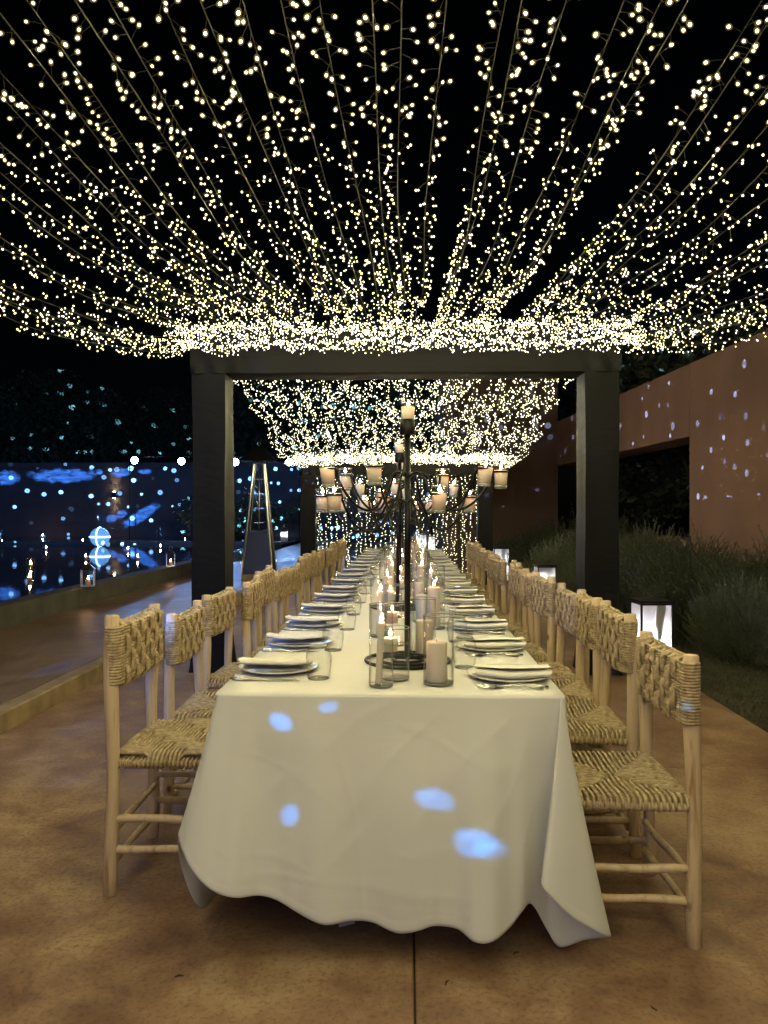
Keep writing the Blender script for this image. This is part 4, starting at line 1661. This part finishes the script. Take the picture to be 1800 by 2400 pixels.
cup = MB()
cup.lathe([(0, 0), (.0205, 0), (.022, .003), (.028, .088), (.0275, .0892), (.0265, .088), (.021, .007), (0, .007)], 22)
CUP = cup.mesh("glass_cup", M['glass'])
m = ring(MB(), .0276, .0885, .0014, 24)
m.lathe([(0, .0003), (.0205, .0003), (.0222, .003), (.0238, .011), (.022, .0115), (0, .0112)], 22)
CUPLIP = m.mesh("rim_and_base", M['lip'])
cw = MB()
cw.lathe([(0, .0122), (.0218, .0122), (.0258, .066), (.0225, .0672), (.010, .066), (0, .0655)], 20)
CUPWAX = cw.mesh("wax", M['wax'])
UP = [(0, .345), (320, .34), (218, .345), (252, .35), (65, .345), (135, .35)]
LOW = [(220, .33), (172, .325), (288, .33), (42, .335), (107, .33)]


def votive(x, y, z, label, tl=0.0):
    t = thing("votive_candle", label, "votive candle", (x, y, z), random.uniform(0, 6), "votive candles in the candelabra")
    link("glass_cup", CUP, t)
    link("rim_and_base", CUPLIP, t)
    link("wax", CUPWAX, t)
    link("wick", WICK, t, (0, 0, .065))
    f = link("flame", FLAME, t, (0, 0, .074))
    f.scale = (.0046, .0046, .0052)
    t.rotation_euler = (R(random.uniform(-5, 5)), R(tl + random.uniform(-4, 4)), 0)


POLE_H = 0.842
def candelabrum(x, y, which, rot=0.0, lean=0.0):
    t = thing("candelabrum", "black iron candelabrum with curled arms, %s on the table" % which, "candelabrum", (x, y, TZ + 0.004), R(rot), "black iron candelabra on the table")
    t.rotation_euler = (0, R(lean), R(rot))
    MB().tube([(0, 0, 0.012), (0, 0, POLE_H)], 0.0115, 14).build("pole", M['iron'], t)
    m = MB()
    m.lathe([(0, 0), (.0265, 0), (.028, .004), (.028, .056), (.0255, .058), (.0255, .012), (0, .010)], 22, (0, 0, POLE_H))
    m.build("socket", M['iron'], t)
    # flat ring base and curled feet
    m = MB()
    for rr_, in ((0.155,), (0.10,), (0.055,)):
        m.tube([(rr_ * math.cos(a), rr_ * math.sin(a), 0.007) for a in np.linspace(0, 2 * math.pi, 40, endpoint=False)], 0.0065, 8, closed=True)
    for a in (30, 150, 270):
        m.tube([(0, 0, 0.014), (0.08 * math.cos(R(a)), 0.08 * math.sin(R(a)), 0.012), (0.155 * math.cos(R(a)), 0.155 * math.sin(R(a)), 0.008)], 0.006, 8)
    m.build("base", M['iron'], t)
    for ti, (tier, z0, zr, dip) in enumerate(((UP, 0.690, 0.705, 0.115), (LOW, 0.592, 0.615, 0.095))):
        for (a, r) in tier:
            am = MB()
            am.tube(arm_pts(a, r, z0, zr, dip), 0.0048, 7)
            am.build("arm", M['iron'], t)
            c_ = (r * math.cos(R(a)), r * math.sin(R(a)), zr)
            rg = MB()
            rg.tube([(c_[0] + 0.0278 * math.cos(b), c_[1] + 0.0278 * math.sin(b), zr) for b in np.linspace(0, 2 * math.pi, 20, endpoint=False)], 0.0034, 6, closed=True)
            rg.build("holder_ring", M['iron'], t)
    cl_ = math.cos(R(rot)); sl_ = math.sin(R(rot))
    for tn, tier, zr in (("upper", UP, 0.705), ("lower", LOW, 0.615)):
        for i, (a, r) in enumerate(sorted(tier)):
            px_, py_ = r * math.cos(R(a + rot)), r * math.sin(R(a + rot))
            dirn = "%s" % ["right", "right back", "back", "left back", "left", "left front", "front", "right front"][int(((a + rot) % 360 + 22.5) // 45) % 8]
            votive(x + px_, y + py_, TZ + zr - 0.058, "pale votive in a glass on the %s tier, %s arm, %s candelabrum" % (tn, dirn, which),
                   tl=(2 if px_ > 0 else -2))
    votive(x + math.sin(R(lean)) * POLE_H, y, TZ + POLE_H + 0.042, "pale votive in a glass on top of the pole of the %s candelabrum" % which)


candelabrum(0.0, 2.86, "nearest")
candelabrum(-0.058, 4.45, "second nearest", 17, 0.9)
candelabrum(-0.06, 6.2, "third nearest", 25)
candelabrum(-0.05, 8.3, "farthest", 5)

# ================================================================== LANTERNS ALONG THE PATHS
def big_lantern(x, y, z, w, h, rz, label, power=1.0):
    t = thing("lantern", label, "lantern", (x, y, z), rz, "white box lanterns on the ground")
    b = 0.0065
    m = MB()
    for sx in (-1, 1):
        for sy in (-1, 1):
            m.box(sx * w / 2 - b, sx * w / 2 + b, sy * w / 2 - b, sy * w / 2 + b, 0.0, h - 0.03)
    for z0 in (0.001, h - 0.046):
        for s in (-1, 1):
            m.box(-w / 2 + b + .001, w / 2 - b - .001, s * w / 2 - b * .9, s * w / 2 + b * .9, z0, z0 + .014)
            m.box(s * w / 2 - b * .9, s * w / 2 + b * .9, -w / 2 + b + .001, w / 2 - b - .001, z0, z0 + .014)
    m.build("frame", M['black'], t, smooth=False)
    MB().box(-w / 2 - .012, w / 2 + .012, -w / 2 - .012, w / 2 + .012, h - .03, h - .012, .004).build("lid", M['black'], t, smooth=False)
    MB().box(-w / 2 + .01, w / 2 - .01, -w / 2 + .01, w / 2 - .01, 0.016, 0.03).build("base", M['black'], t, smooth=False)
    for k, (ax, s) in enumerate((("x", -1), ("x", 1), ("y", -1), ("y", 1))):
        m = MB()
        q = w / 2 - .003
        lo, hi = -w / 2 + b, w / 2 - b
        P = [[(lo, s * q, .016), (hi, s * q, .016)], [(lo, s * q, h - .046), (hi, s * q, h - .046)]] if ax == "y" else \
            [[(s * q, lo, .016), (s * q, hi, .016)], [(s * q, lo, h - .046), (s * q, hi, h - .046)]]
        m.grid(P)
        m.build("panel", M['panel'], t, smooth=False)
    m = MB()
    m.lathe([(0, 0), (.010, .004), (.014, .02), (.010, .036), (0, .042)], 12)
    o = m.build("bulb", M['lampbulb'], t, loc=(0.01, 0, h * .42))
    m = MB()
    m.tube([(0, 0, .03), (0, 0, h * .41)], .006, 8)
    m.build("bulb_stem", M['black'], t)
    # shade of folded cloth hanging inside
    m = MB()
    m.add([(0, -w * .38, h - .05), (w * .26, -w * .30, h - .05), (w * .04, -w * .38, h * .30), (0, -w * .38, h * .66)], [(0, 1, 2, 3)])
    m.build("inner_cloth", M['panel'], t, smooth=False)
    return t


LG = [(1.865, 5.95, 0, .235, .665, 0.06, "tall white box lantern with black frame beside the nearest right-hand chairs"),
      (1.86, 10.5, 0, .24, .62, 0.1, "white box lantern on the right of the table, just past the middle frame"),
      (1.80, 14.9, 0, .28, .66, 0.0, "white box lantern in front of the tall house block"),
      (0.78, 24.0, 0, .27, .60, 0.0, "small far white lantern seen through the light curtain, right of two"),
      (0.50, 26.0, 0, .27, .60, 0.0, "small far white lantern seen through the light curtain, left of two"),
      (-5.35, 33.2, .118, .27, .40, 0.0, "small far white lantern at the end of the left path")]
for a in LG:
    big_lantern(*a)

# ------------------------------------------------------------------ pyramid patio heater on the left path
hx, hy = at_z(602, 1359, 0.12).x, 13.75
ht = thing("patio_heater", "tall pyramid patio heater with glass tube standing on the left path", "patio heater", (hx, hy, 0.121), 0.05)


def frust(m, w0, w1, z0, z1, off=0.0):
    vs = [(-w0, -w0, z0), (w0, -w0, z0), (w0, w0, z0), (-w0, w0, z0), (-w1, -w1, z1), (w1, -w1, z1), (w1, w1, z1), (-w1, w1, z1)]
    m.add(vs, [(3, 2, 1, 0), (4, 5, 6, 7), (0, 1, 5, 4), (1, 2, 6, 5), (2, 3, 7, 6), (3, 0, 4, 7)])
    return m


frust(MB(), .275, .270, 0.0, .10).build("plinth", M['kerb'], ht, smooth=False)
frust(MB(), .255, .175, .105, .86).build("cabinet", M['black'], ht, smooth=False)
for sx in (-1, 1):
    for sy in (-1, 1):
        m = MB()
        m.tube([(sx * .268, sy * .268, .102), (sx * .085, sy * .085, 2.06)], .02, 4)
        m.build("corner_rail", M['chrome'], ht, smooth=False)
m = MB()
m.lathe([(.055, .865), (.055, 2.04)], 20)
m.build("glass_tube", M['tumbler'], ht)
m = MB()
m.tube([(0, 0, .862), (0, 0, 1.95)], .012, 8)
m.build("burner_tube", M['chrome'], ht)
m = MB()
for a in range(4):
    m.box(-.08 + .0, .08, -.004, .004, 1.0 + .26 * a, 1.012 + .26 * a)
m.build("guard_bar", M['chrome'], ht, smooth=False)
frust(MB(), .11, .11, 2.062, 2.10).build("head", M['black'], ht, smooth=False)
frust(MB(), .33, .05, 2.105, 2.38).build("hood", M['black'], ht, smooth=False)
m = MB()
m.lathe([(0, 0), (.03, .0), (.02, .05), (.028, .08), (0, .11)], 12, (0, 0, 2.401))
m.build("finial", M['black'], ht)

# ------------------------------------------------------------------ pool: lit globe with water jets, floating candles, lanterns on the wall
gpos = at_z(234, 1281, 0.25)
gr = 22.5 / F * gpos.y
gb = thing("light_globe", "glowing blue glass globe standing in the pool with thin water jets", "light globe", (gpos.x, gpos.y, 0.252))
m = MB()
m.lathe([(gr * math.sin(a), gr - gr * math.cos(a)) for a in np.linspace(0, math.pi, 22)], 30)
gm, gnt, gbb = new_mat("lit_bubble_glass")
gbb.inputs["Base Color"].default_value = (0.25, 0.45, 0.8, 1)
gbb.inputs["Roughness"].default_value = 0.2
gno = N(gnt, "ShaderNodeTexVoronoi")
gno.inputs["Scale"].default_value = 16
gcr = N(gnt, "ShaderNodeValToRGB")
gcr.color_ramp.elements[0].color = (0.05, 0.22, 0.75, 1)
gcr.color_ramp.elements[1].color = (0.25, 0.6, 1.0, 1)
gnt.links.new(gno.outputs["Distance"], gcr.inputs[0])
gnt.links.new(gcr.outputs[0], gbb.inputs["Emission Color"])
gbb.inputs["Emission Strength"].default_value = 0.75
m.build("shell", gm, gb)
m = MB()
m.tube([(gr * 1.01 * math.cos(a), gr * 1.01 * math.sin(a), gr * 1.02) for a in np.linspace(0, 2 * math.pi, 40, endpoint=False)], gr * .07, 6, closed=True)
m.build("equator_band", M['globeglow'], gb)
m = MB()
m.tube([(0.0, gr * 1.01 * math.sin(a), gr + gr * 1.01 * math.cos(a)) for a in np.linspace(0, 2 * math.pi, 40, endpoint=False)], gr * .06, 6, closed=True)
m.build("meridian_band", M['globeglow'], gb)
m = MB()
for k in range(17):
    a = R(18 + 9 * k)
    L_ = random.uniform(.9, 1.7)
    v = Vector((math.cos(a) * L_ * 1.0, random.uniform(-.3, .3), math.sin(a) * L_ * 1.3))
    m.tube([Vector((0, 0, gr * 1.7)) + v * t + Vector((0, 0, -0.45 * t * t)) for t in np.linspace(0, 1, 9)], .006, 4)
m.build("water_jets", M['tumbler'], gb)['kind'] = 'stuff'


def small_candle(px, py, h, label, glass=None, zb=0.252):
    """candle standing in the shallow pool; px, py = where its flame shows in the photograph's geometry"""
    p = at_z(px, py, zb + h + .03)
    r = 0.035
    t = thing("pool_candle", label, "candle", (p.x, p.y, zb), 0, "candles standing in the dark pool")
    candle_mesh_ = candle_mesh(r, h, 14)
    link("wax_body", candle_mesh_, t)
    link("wick", WICK, t, (0, 0, h))
    f = link("flame", FLAME, t, (0, 0, h + .008))
    f.scale = (.016, .016, .019)
    if glass:
        g_ = cyl_glass(glass[0], glass[1])
        o = link("glass_cylinder", g_, t)
    return t


PC = [(101, 1268, .05, "pool candle well left of the glowing globe, far row", None), (100, 1254, .05, "pool candle well left of the glowing globe, behind its twin", None),
      (194, 1266, .05, "pool candle just left of the glowing globe", None), (300, 1285, .05, "pool candle right of the globe, nearer of two", (.06, .2)),
      (323, 1302, .05, "pool candle in front of the tall vase", None), (201, 1302, .05, "pool candle just left of the globe's reflection", None),
      (434, 1264, .05, "pool candle beside the black post", None), (72, 1319, .06, "pool candle near the left edge, farther of two", (.07, .2)),
      (70, 1348, .06, "pool candle near the left edge, nearer of two", (.07, .2)), (376, 1279, .04, "pool candle inside the tall clear glass cylinder", (.11, .75)),
      (4, 1268, .05, "pool candle at the far left in a tall glass", (.09, .6)), (108, 1282, .05, "pool candle left of the globe in a tall glass", (.07, .3))]
for a in PC:
    small_candle(*a)


def wall_lantern(px, py, w, h, label):
    p = at_z(px, py, 0.356)
    t = thing("glass_lantern", label, "lantern", (p.x, p.y, 0.357), 0.3, "glass lanterns on the pool wall")
    m = MB()
    b = .006
    for sx in (-1, 1):
        for sy in (-1, 1):
            m.box(sx * w / 2 - b, sx * w / 2 + b, sy * w / 2 - b, sy * w / 2 + b, 0, h)
    m.box(-w / 2 - .006, w / 2 + .006, -w / 2 - .006, w / 2 + .006, -.001, .012)
    m.build("frame", M['chrome'], t, smooth=False)
    frust(MB(), w / 2 + .01, .025, h + .001, h + .07).build("roof", M['chrome'], t, smooth=False)
    m = MB()
    m.tube([(.03 * math.cos(a), 0, h + .10 + .03 * math.sin(a)) for a in np.linspace(0, 2 * math.pi, 16, endpoint=False)], .004, 5, closed=True)
    m.build("ring_handle", M['chrome'], t)
    for s in (-1, 1):
        m = MB().grid([[(-w / 2 + b, s * w / 2, .013), (w / 2 - b, s * w / 2, .013)], [(-w / 2 + b, s * w / 2, h), (w / 2 - b, s * w / 2, h)]])
        m.build("pane", M['glass'], t, smooth=False)
        m = MB().grid([[(s * w / 2, -w / 2 + b, .013), (s * w / 2, w / 2 - b, .013)], [(s * w / 2, -w / 2 + b, h), (s * w / 2, w / 2 - b, h)]])
        m.build("pane", M['glass'], t, smooth=False)
    c = thing("candle", "small candle burning inside the " + label, "candle", (p.x, p.y, 0.371), 0, "candles in the pool wall lanterns")
    link("wax_body", candle_mesh(.032, .07, 14), c)
    f = link("flame", FLAME, c, (0, 0, .078))
    f.scale = (.008, .008, .010)


wall_lantern(206, 1374, .155, .22, "glass lantern on the pool wall, left of two")
wall_lantern(400, 1327, .14, .22, "glass lantern on the pool wall, next to the black post")

# projectors on a rail in front of the pool house: the four bright blue-white lamps
rail_y = WY - 1.4
r0, r1 = at_y(300, 1079, rail_y), at_y(700, 1083, rail_y)
rail = thing("lamp_rail", "dark rail on poles carrying the four party projectors", "rail", (r0.x, rail_y, 0.0))
m = MB()
m.tube([(-.3, 0.12, r0.z + .16), (r1.x - r0.x + .3, 0.12, r0.z + .16)], .025, 8)
m.build("rail_tube", M['black'], rail)
for u in (0.0, 0.5, 1.0):
    m = MB()
    m.tube([((r1.x - r0.x) * u, 0.18, 0.0), ((r1.x - r0.x) * u, 0.18, r0.z + .16)], .018, 8)
    m.build("pole", M['black'], rail)
for k, (px, py) in enumerate(((315, 1079), (425, 1081), (551, 1083), (678, 1083))):
    p = at_y(px, py, rail_y)
    t = thing("projector", "bright blue-white party projector on the rail across the pool, %s from the left" % ORD[k], "projector", p, 0, "party projectors across the pool")
    m = MB()
    m.lathe([(0, .0), (.155, .0), (.165, .02), (.16, .22), (.10, .30), (0, .31)], 16)
    m.build("housing", M['black'], t, loc=(0, 0.02, 0), rot=(R(-90), 0, 0))
    m = MB()
    m.lathe([(0, -.03), (.10, -.02), (.15, .012), (0, .012)], 20)
    m.build("lens", M['spotlens'], t, rot=(R(-90), 0, 0))
    L = bpy.data.lights.new("projector_beam", 'SPOT')
    L.energy, L.color, L.spot_size, L.spot_blend, L.shadow_soft_size = 420, (0.22, 0.42, 1.0), R(70), 0.6, 0.09
    o = link("projector_beam", L, t, (0, -.03, 0))
    q = (Vector((-2.5, 6, 0)) - p).to_track_quat('-Z', 'Y')
    o.rotation_euler = q.to_euler()

# ================================================================== PLANTS
def shrub_mesh(seed, ns=1250):
    rnd = random.Random(seed)
    vs, fs = [], []
    for _ in range(ns):
        # sprigs spring from a rough dome, tips upward and outward
        a, el = rnd.uniform(0, 2 * math.pi), math.asin(rnd.uniform(.0, 1))
        q = rnd.uniform(.35, 1.0) ** .6
        ro = .46 * (1 + .35 * mnoise.noise(Vector((math.cos(a) * 1.3, math.sin(a) * 1.3, el + seed))))
        o = Vector((ro * math.cos(a) * math.cos(el), ro * math.sin(a) * math.cos(el), .04 + .62 * (ro / .46) * math.sin(el))) * q
        d = Vector((math.cos(a) * math.cos(el) * .8 + rnd.gauss(0, .25), math.sin(a) * math.cos(el) * .8 + rnd.gauss(0, .25), .75 + rnd.uniform(0, .5))).normalized()
        L = rnd.uniform(.16, .34)
        side = d.orthogonal().normalized()
        w = .0032
        bend = Vector((rnd.gauss(0, .04), rnd.gauss(0, .04), .05))
        pts = [o + d * L * t + bend * t * t for t in (0, .5, 1)]
        for i in range(2):
            k = len(vs)
            vs.extend([tuple(pts[i] - side * w), tuple(pts[i] + side * w), tuple(pts[i + 1] + side * w * .6), tuple(pts[i + 1] - side * w * .6)])
            fs.append((k, k + 1, k + 2, k + 3))
        for s_ in range(22):
            t = rnd.uniform(.15, 1.0)
            p = o + d * L * t + bend * t * t
            o2 = Vector((rnd.gauss(0, 1), rnd.gauss(0, 1), rnd.gauss(0, 1))).normalized()
            dd = (d + o2 * .8).normalized()
            ll = rnd.uniform(.022, .042)
            sd = dd.orthogonal().normalized() * .0036
            k = len(vs)
            vs.extend([tuple(p - sd), tuple(p + sd), tuple(p + dd * ll)])
            fs.append((k, k + 1, k + 2))
    me = bpy.data.meshes.new("shrub")
    me.from_pydata(vs, [], fs)
    me.materials.append(M['shrub'])
    return me


SHM = [shrub_mesh(s) for s in (1, 2, 3)]
rs = random.Random(5)
shr = []
for (x, y, s) in ((2.95, 4.7, .66), (3.25, 5.8, .85), (3.05, 6.9, .85), (3.75, 6.6, 1.1), (3.55, 7.9, 1.1), (2.85, 8.1, .8), (3.3, 9.1, 1.15), (2.75, 9.7, .85), (3.3, 10.4, 1.28),
                  (2.7, 11.2, .95), (3.2, 12.0, 1.3), (2.6, 13.0, 1.05), (3.05, 13.8, 1.35), (2.45, 14.8, 1.0), (2.75, 15.9, 1.3), (2.2, 16.9, .9), (4.1, 8.6, 1.0), (3.6, 5.0, .8)):
    shr.append((x, y, s))
shr.sort(key=lambda q: q[1])
for k, (x, y, s) in enumerate(shr):
    o = link("shrub", SHM[k % 3], None, (x, y, -.04), (0, 0, rs.uniform(0, 6)))
    o.scale = (s * 1.08, s * 1.08, s)
    tag(o, "spiky rosemary-like shrub in the bed by the terracotta wall, %s from the front" % ORD[k], "shrub", "shrubs in the bed along the right edge")

gv, gf = [], []
rg_ = random.Random(9)
for _ in range(16000):
    x = 2.17 + abs(rg_.gauss(0, .55))
    y = rg_.uniform(2.6, 16)
    if rg_.random() < (y - 6) / 16:
        continue
    a = rg_.uniform(0, 6.28)
    h, w = rg_.uniform(.02, .055), .003
    k = len(gv)
    dx, dy = math.cos(a), math.sin(a)
    gv += [(x - dx * w, y - dy * w, -.022), (x + dx * w, y + dy * w, -.022), (x + dy * h * .8, y - dx * h * .8, -.02 + h)]
    gf.append((k, k + 1, k + 2))
me = bpy.data.meshes.new("grass")
me.from_pydata(gv, [], gf)
me.materials.append(M['grass'])
tag(link("grass", me), kind='stuff')


def crown_mesh(seed, n, leaf, lumps):
    rnd = random.Random(seed)
    vs, fs = [], []
    for (cx_, cy_, cz_, r_) in lumps:
        for _ in range(int(n * r_ ** 2)):
            v = Vector((rnd.gauss(0, 1), rnd.gauss(0, 1), rnd.gauss(0, 1))).normalized()
            q = rnd.uniform(.55, 1.05)
            p = Vector((cx_, cy_, cz_)) + v * r_ * q
            if mnoise.noise(p * 1.3 + Vector((seed, 0, 0))) < -.12:
                continue
            a = Vector((rnd.gauss(0, 1), rnd.gauss(0, 1), rnd.gauss(0, 1))).normalized()
            b = a.orthogonal().normalized()
            l = leaf * rnd.uniform(.6, 1.3)
            k = len(vs)
            vs.extend([tuple(p - b * l * .3), tuple(p + a * l * .5), tuple(p + b * l * .3), tuple(p - a * l * .5)])
            fs.append((k, k + 1, k + 2, k + 3))
    me = bpy.data.meshes.new("crown")
    me.from_pydata(vs, [], fs)
    me.materials.append(M['leaf'])
    return me


def lumps(seed, h, w, n=9):
    rnd = random.Random(seed)
    return [(rnd.uniform(-w, w) * .8, rnd.uniform(-w, w) * .7, h * rnd.uniform(.45, 1.0), rnd.uniform(.5, .95) * w * .75) for _ in range(n)]


CROWNS = [crown_mesh(s, 800, .22, lumps(s, 6.0, 2.2)) for s in (1, 2, 3)]
BUSHES = [crown_mesh(s, 1500, .12, lumps(s, 1.25, .8, 7)) for s in (4, 5)]
def trunk_mesh(seed):
    rnd = random.Random(seed)
    m = MB()
    top = Vector((rnd.uniform(-.3, .3), rnd.uniform(-.3, .3), 3.4))
    m.tube([(0, 0, -.2), (.05, .02, 1.2), (top.x * .6, top.y * .6, 2.4), top], [.2, .16, .13, .09], 9)
    for k in range(5):
        a = k * 1.3 + rnd.random()
        b = Vector((0, 0, 1.8 + .3 * k)) + Vector((top.x, top.y, 0)) * .5
        m.tube([b, b + Vector((math.cos(a) * .7, math.sin(a) * .7, .8)), b + Vector((math.cos(a) * 1.4, math.sin(a) * 1.4, 1.9))], [.08, .055, .025], 7)
    return m.mesh("trunk", M['bark'])


TRUNKS = [trunk_mesh(s) for s in (1, 2)]
rt = random.Random(14)
LT = [(-26, 41, 1.2), (-22.5, 43, 1.35), (-19.3, 40.5, 1.3), (-16.2, 43, 1.25), (-13.2, 40.5, 1.2), (-10.2, 42, 1.15), (-7.2, 40.6, 1.3), (-4.0, 42.5, 1.25), (-1.2, 41, 1.2)]
for k, (x, y, s) in enumerate(LT):
    t = thing("tree", "dark leafy tree behind the pool house, %s from the left" % ORD[k], "tree", (x, y, -.09), rt.uniform(0, 6), "trees beyond the pool")
    t.scale = (s, s, s)
    link("crown", CROWNS[k % 3], t)
    link("trunk", TRUNKS[k % 2], t)
for k, x in enumerate((-27, -24.2, -21.0, -18.3, -15.1, -12.4, -9.2, -6.0, -3.1)):
    s = rt.uniform(2.5, 3.6)
    t = thing("hedge_bush", "big dark bush showing over the roof of the pool house, %s from the left" % ORD[k], "bush", (x, 39.6 + rt.uniform(-.3, .5), -.09), rt.uniform(0, 6), "bushes behind the pool house")
    t.scale = (s, s * .8, s)
    link("foliage", BUSHES[k % 2], t)
for k, (x, y, s) in enumerate(((7.2, 13.0, .78), (6.6, 17.5, .85), (6.0, 22.5, .95), (9.5, 19.0, 1.0))):
    t = thing("tree", "dark tree rising behind the terracotta wall, %s from the front" % ORD[k], "tree", (x, y, -.09), rt.uniform(0, 6), "trees behind the terracotta wall")
    t.scale = (s, s, s)
    link("crown", CROWNS[(k + 1) % 3], t)
    link("trunk", TRUNKS[k % 2], t)
for k, (x, y, s) in enumerate(((-7.6, 28.6, 1.15), (-6.6, 27.8, 1.0), (-5.6, 29.6, 1.3))):
    t = thing("bush", "leafy bush on the terrace at the end of the pool, %s from the left" % ORD[[-7.6, -6.6, -5.6].index(x)], "bush", (x, y, .11), rt.uniform(0, 6),
              "bushes at the end of the pool")
    t.scale = (s, s, s)
    link("foliage", BUSHES[k % 2], t)
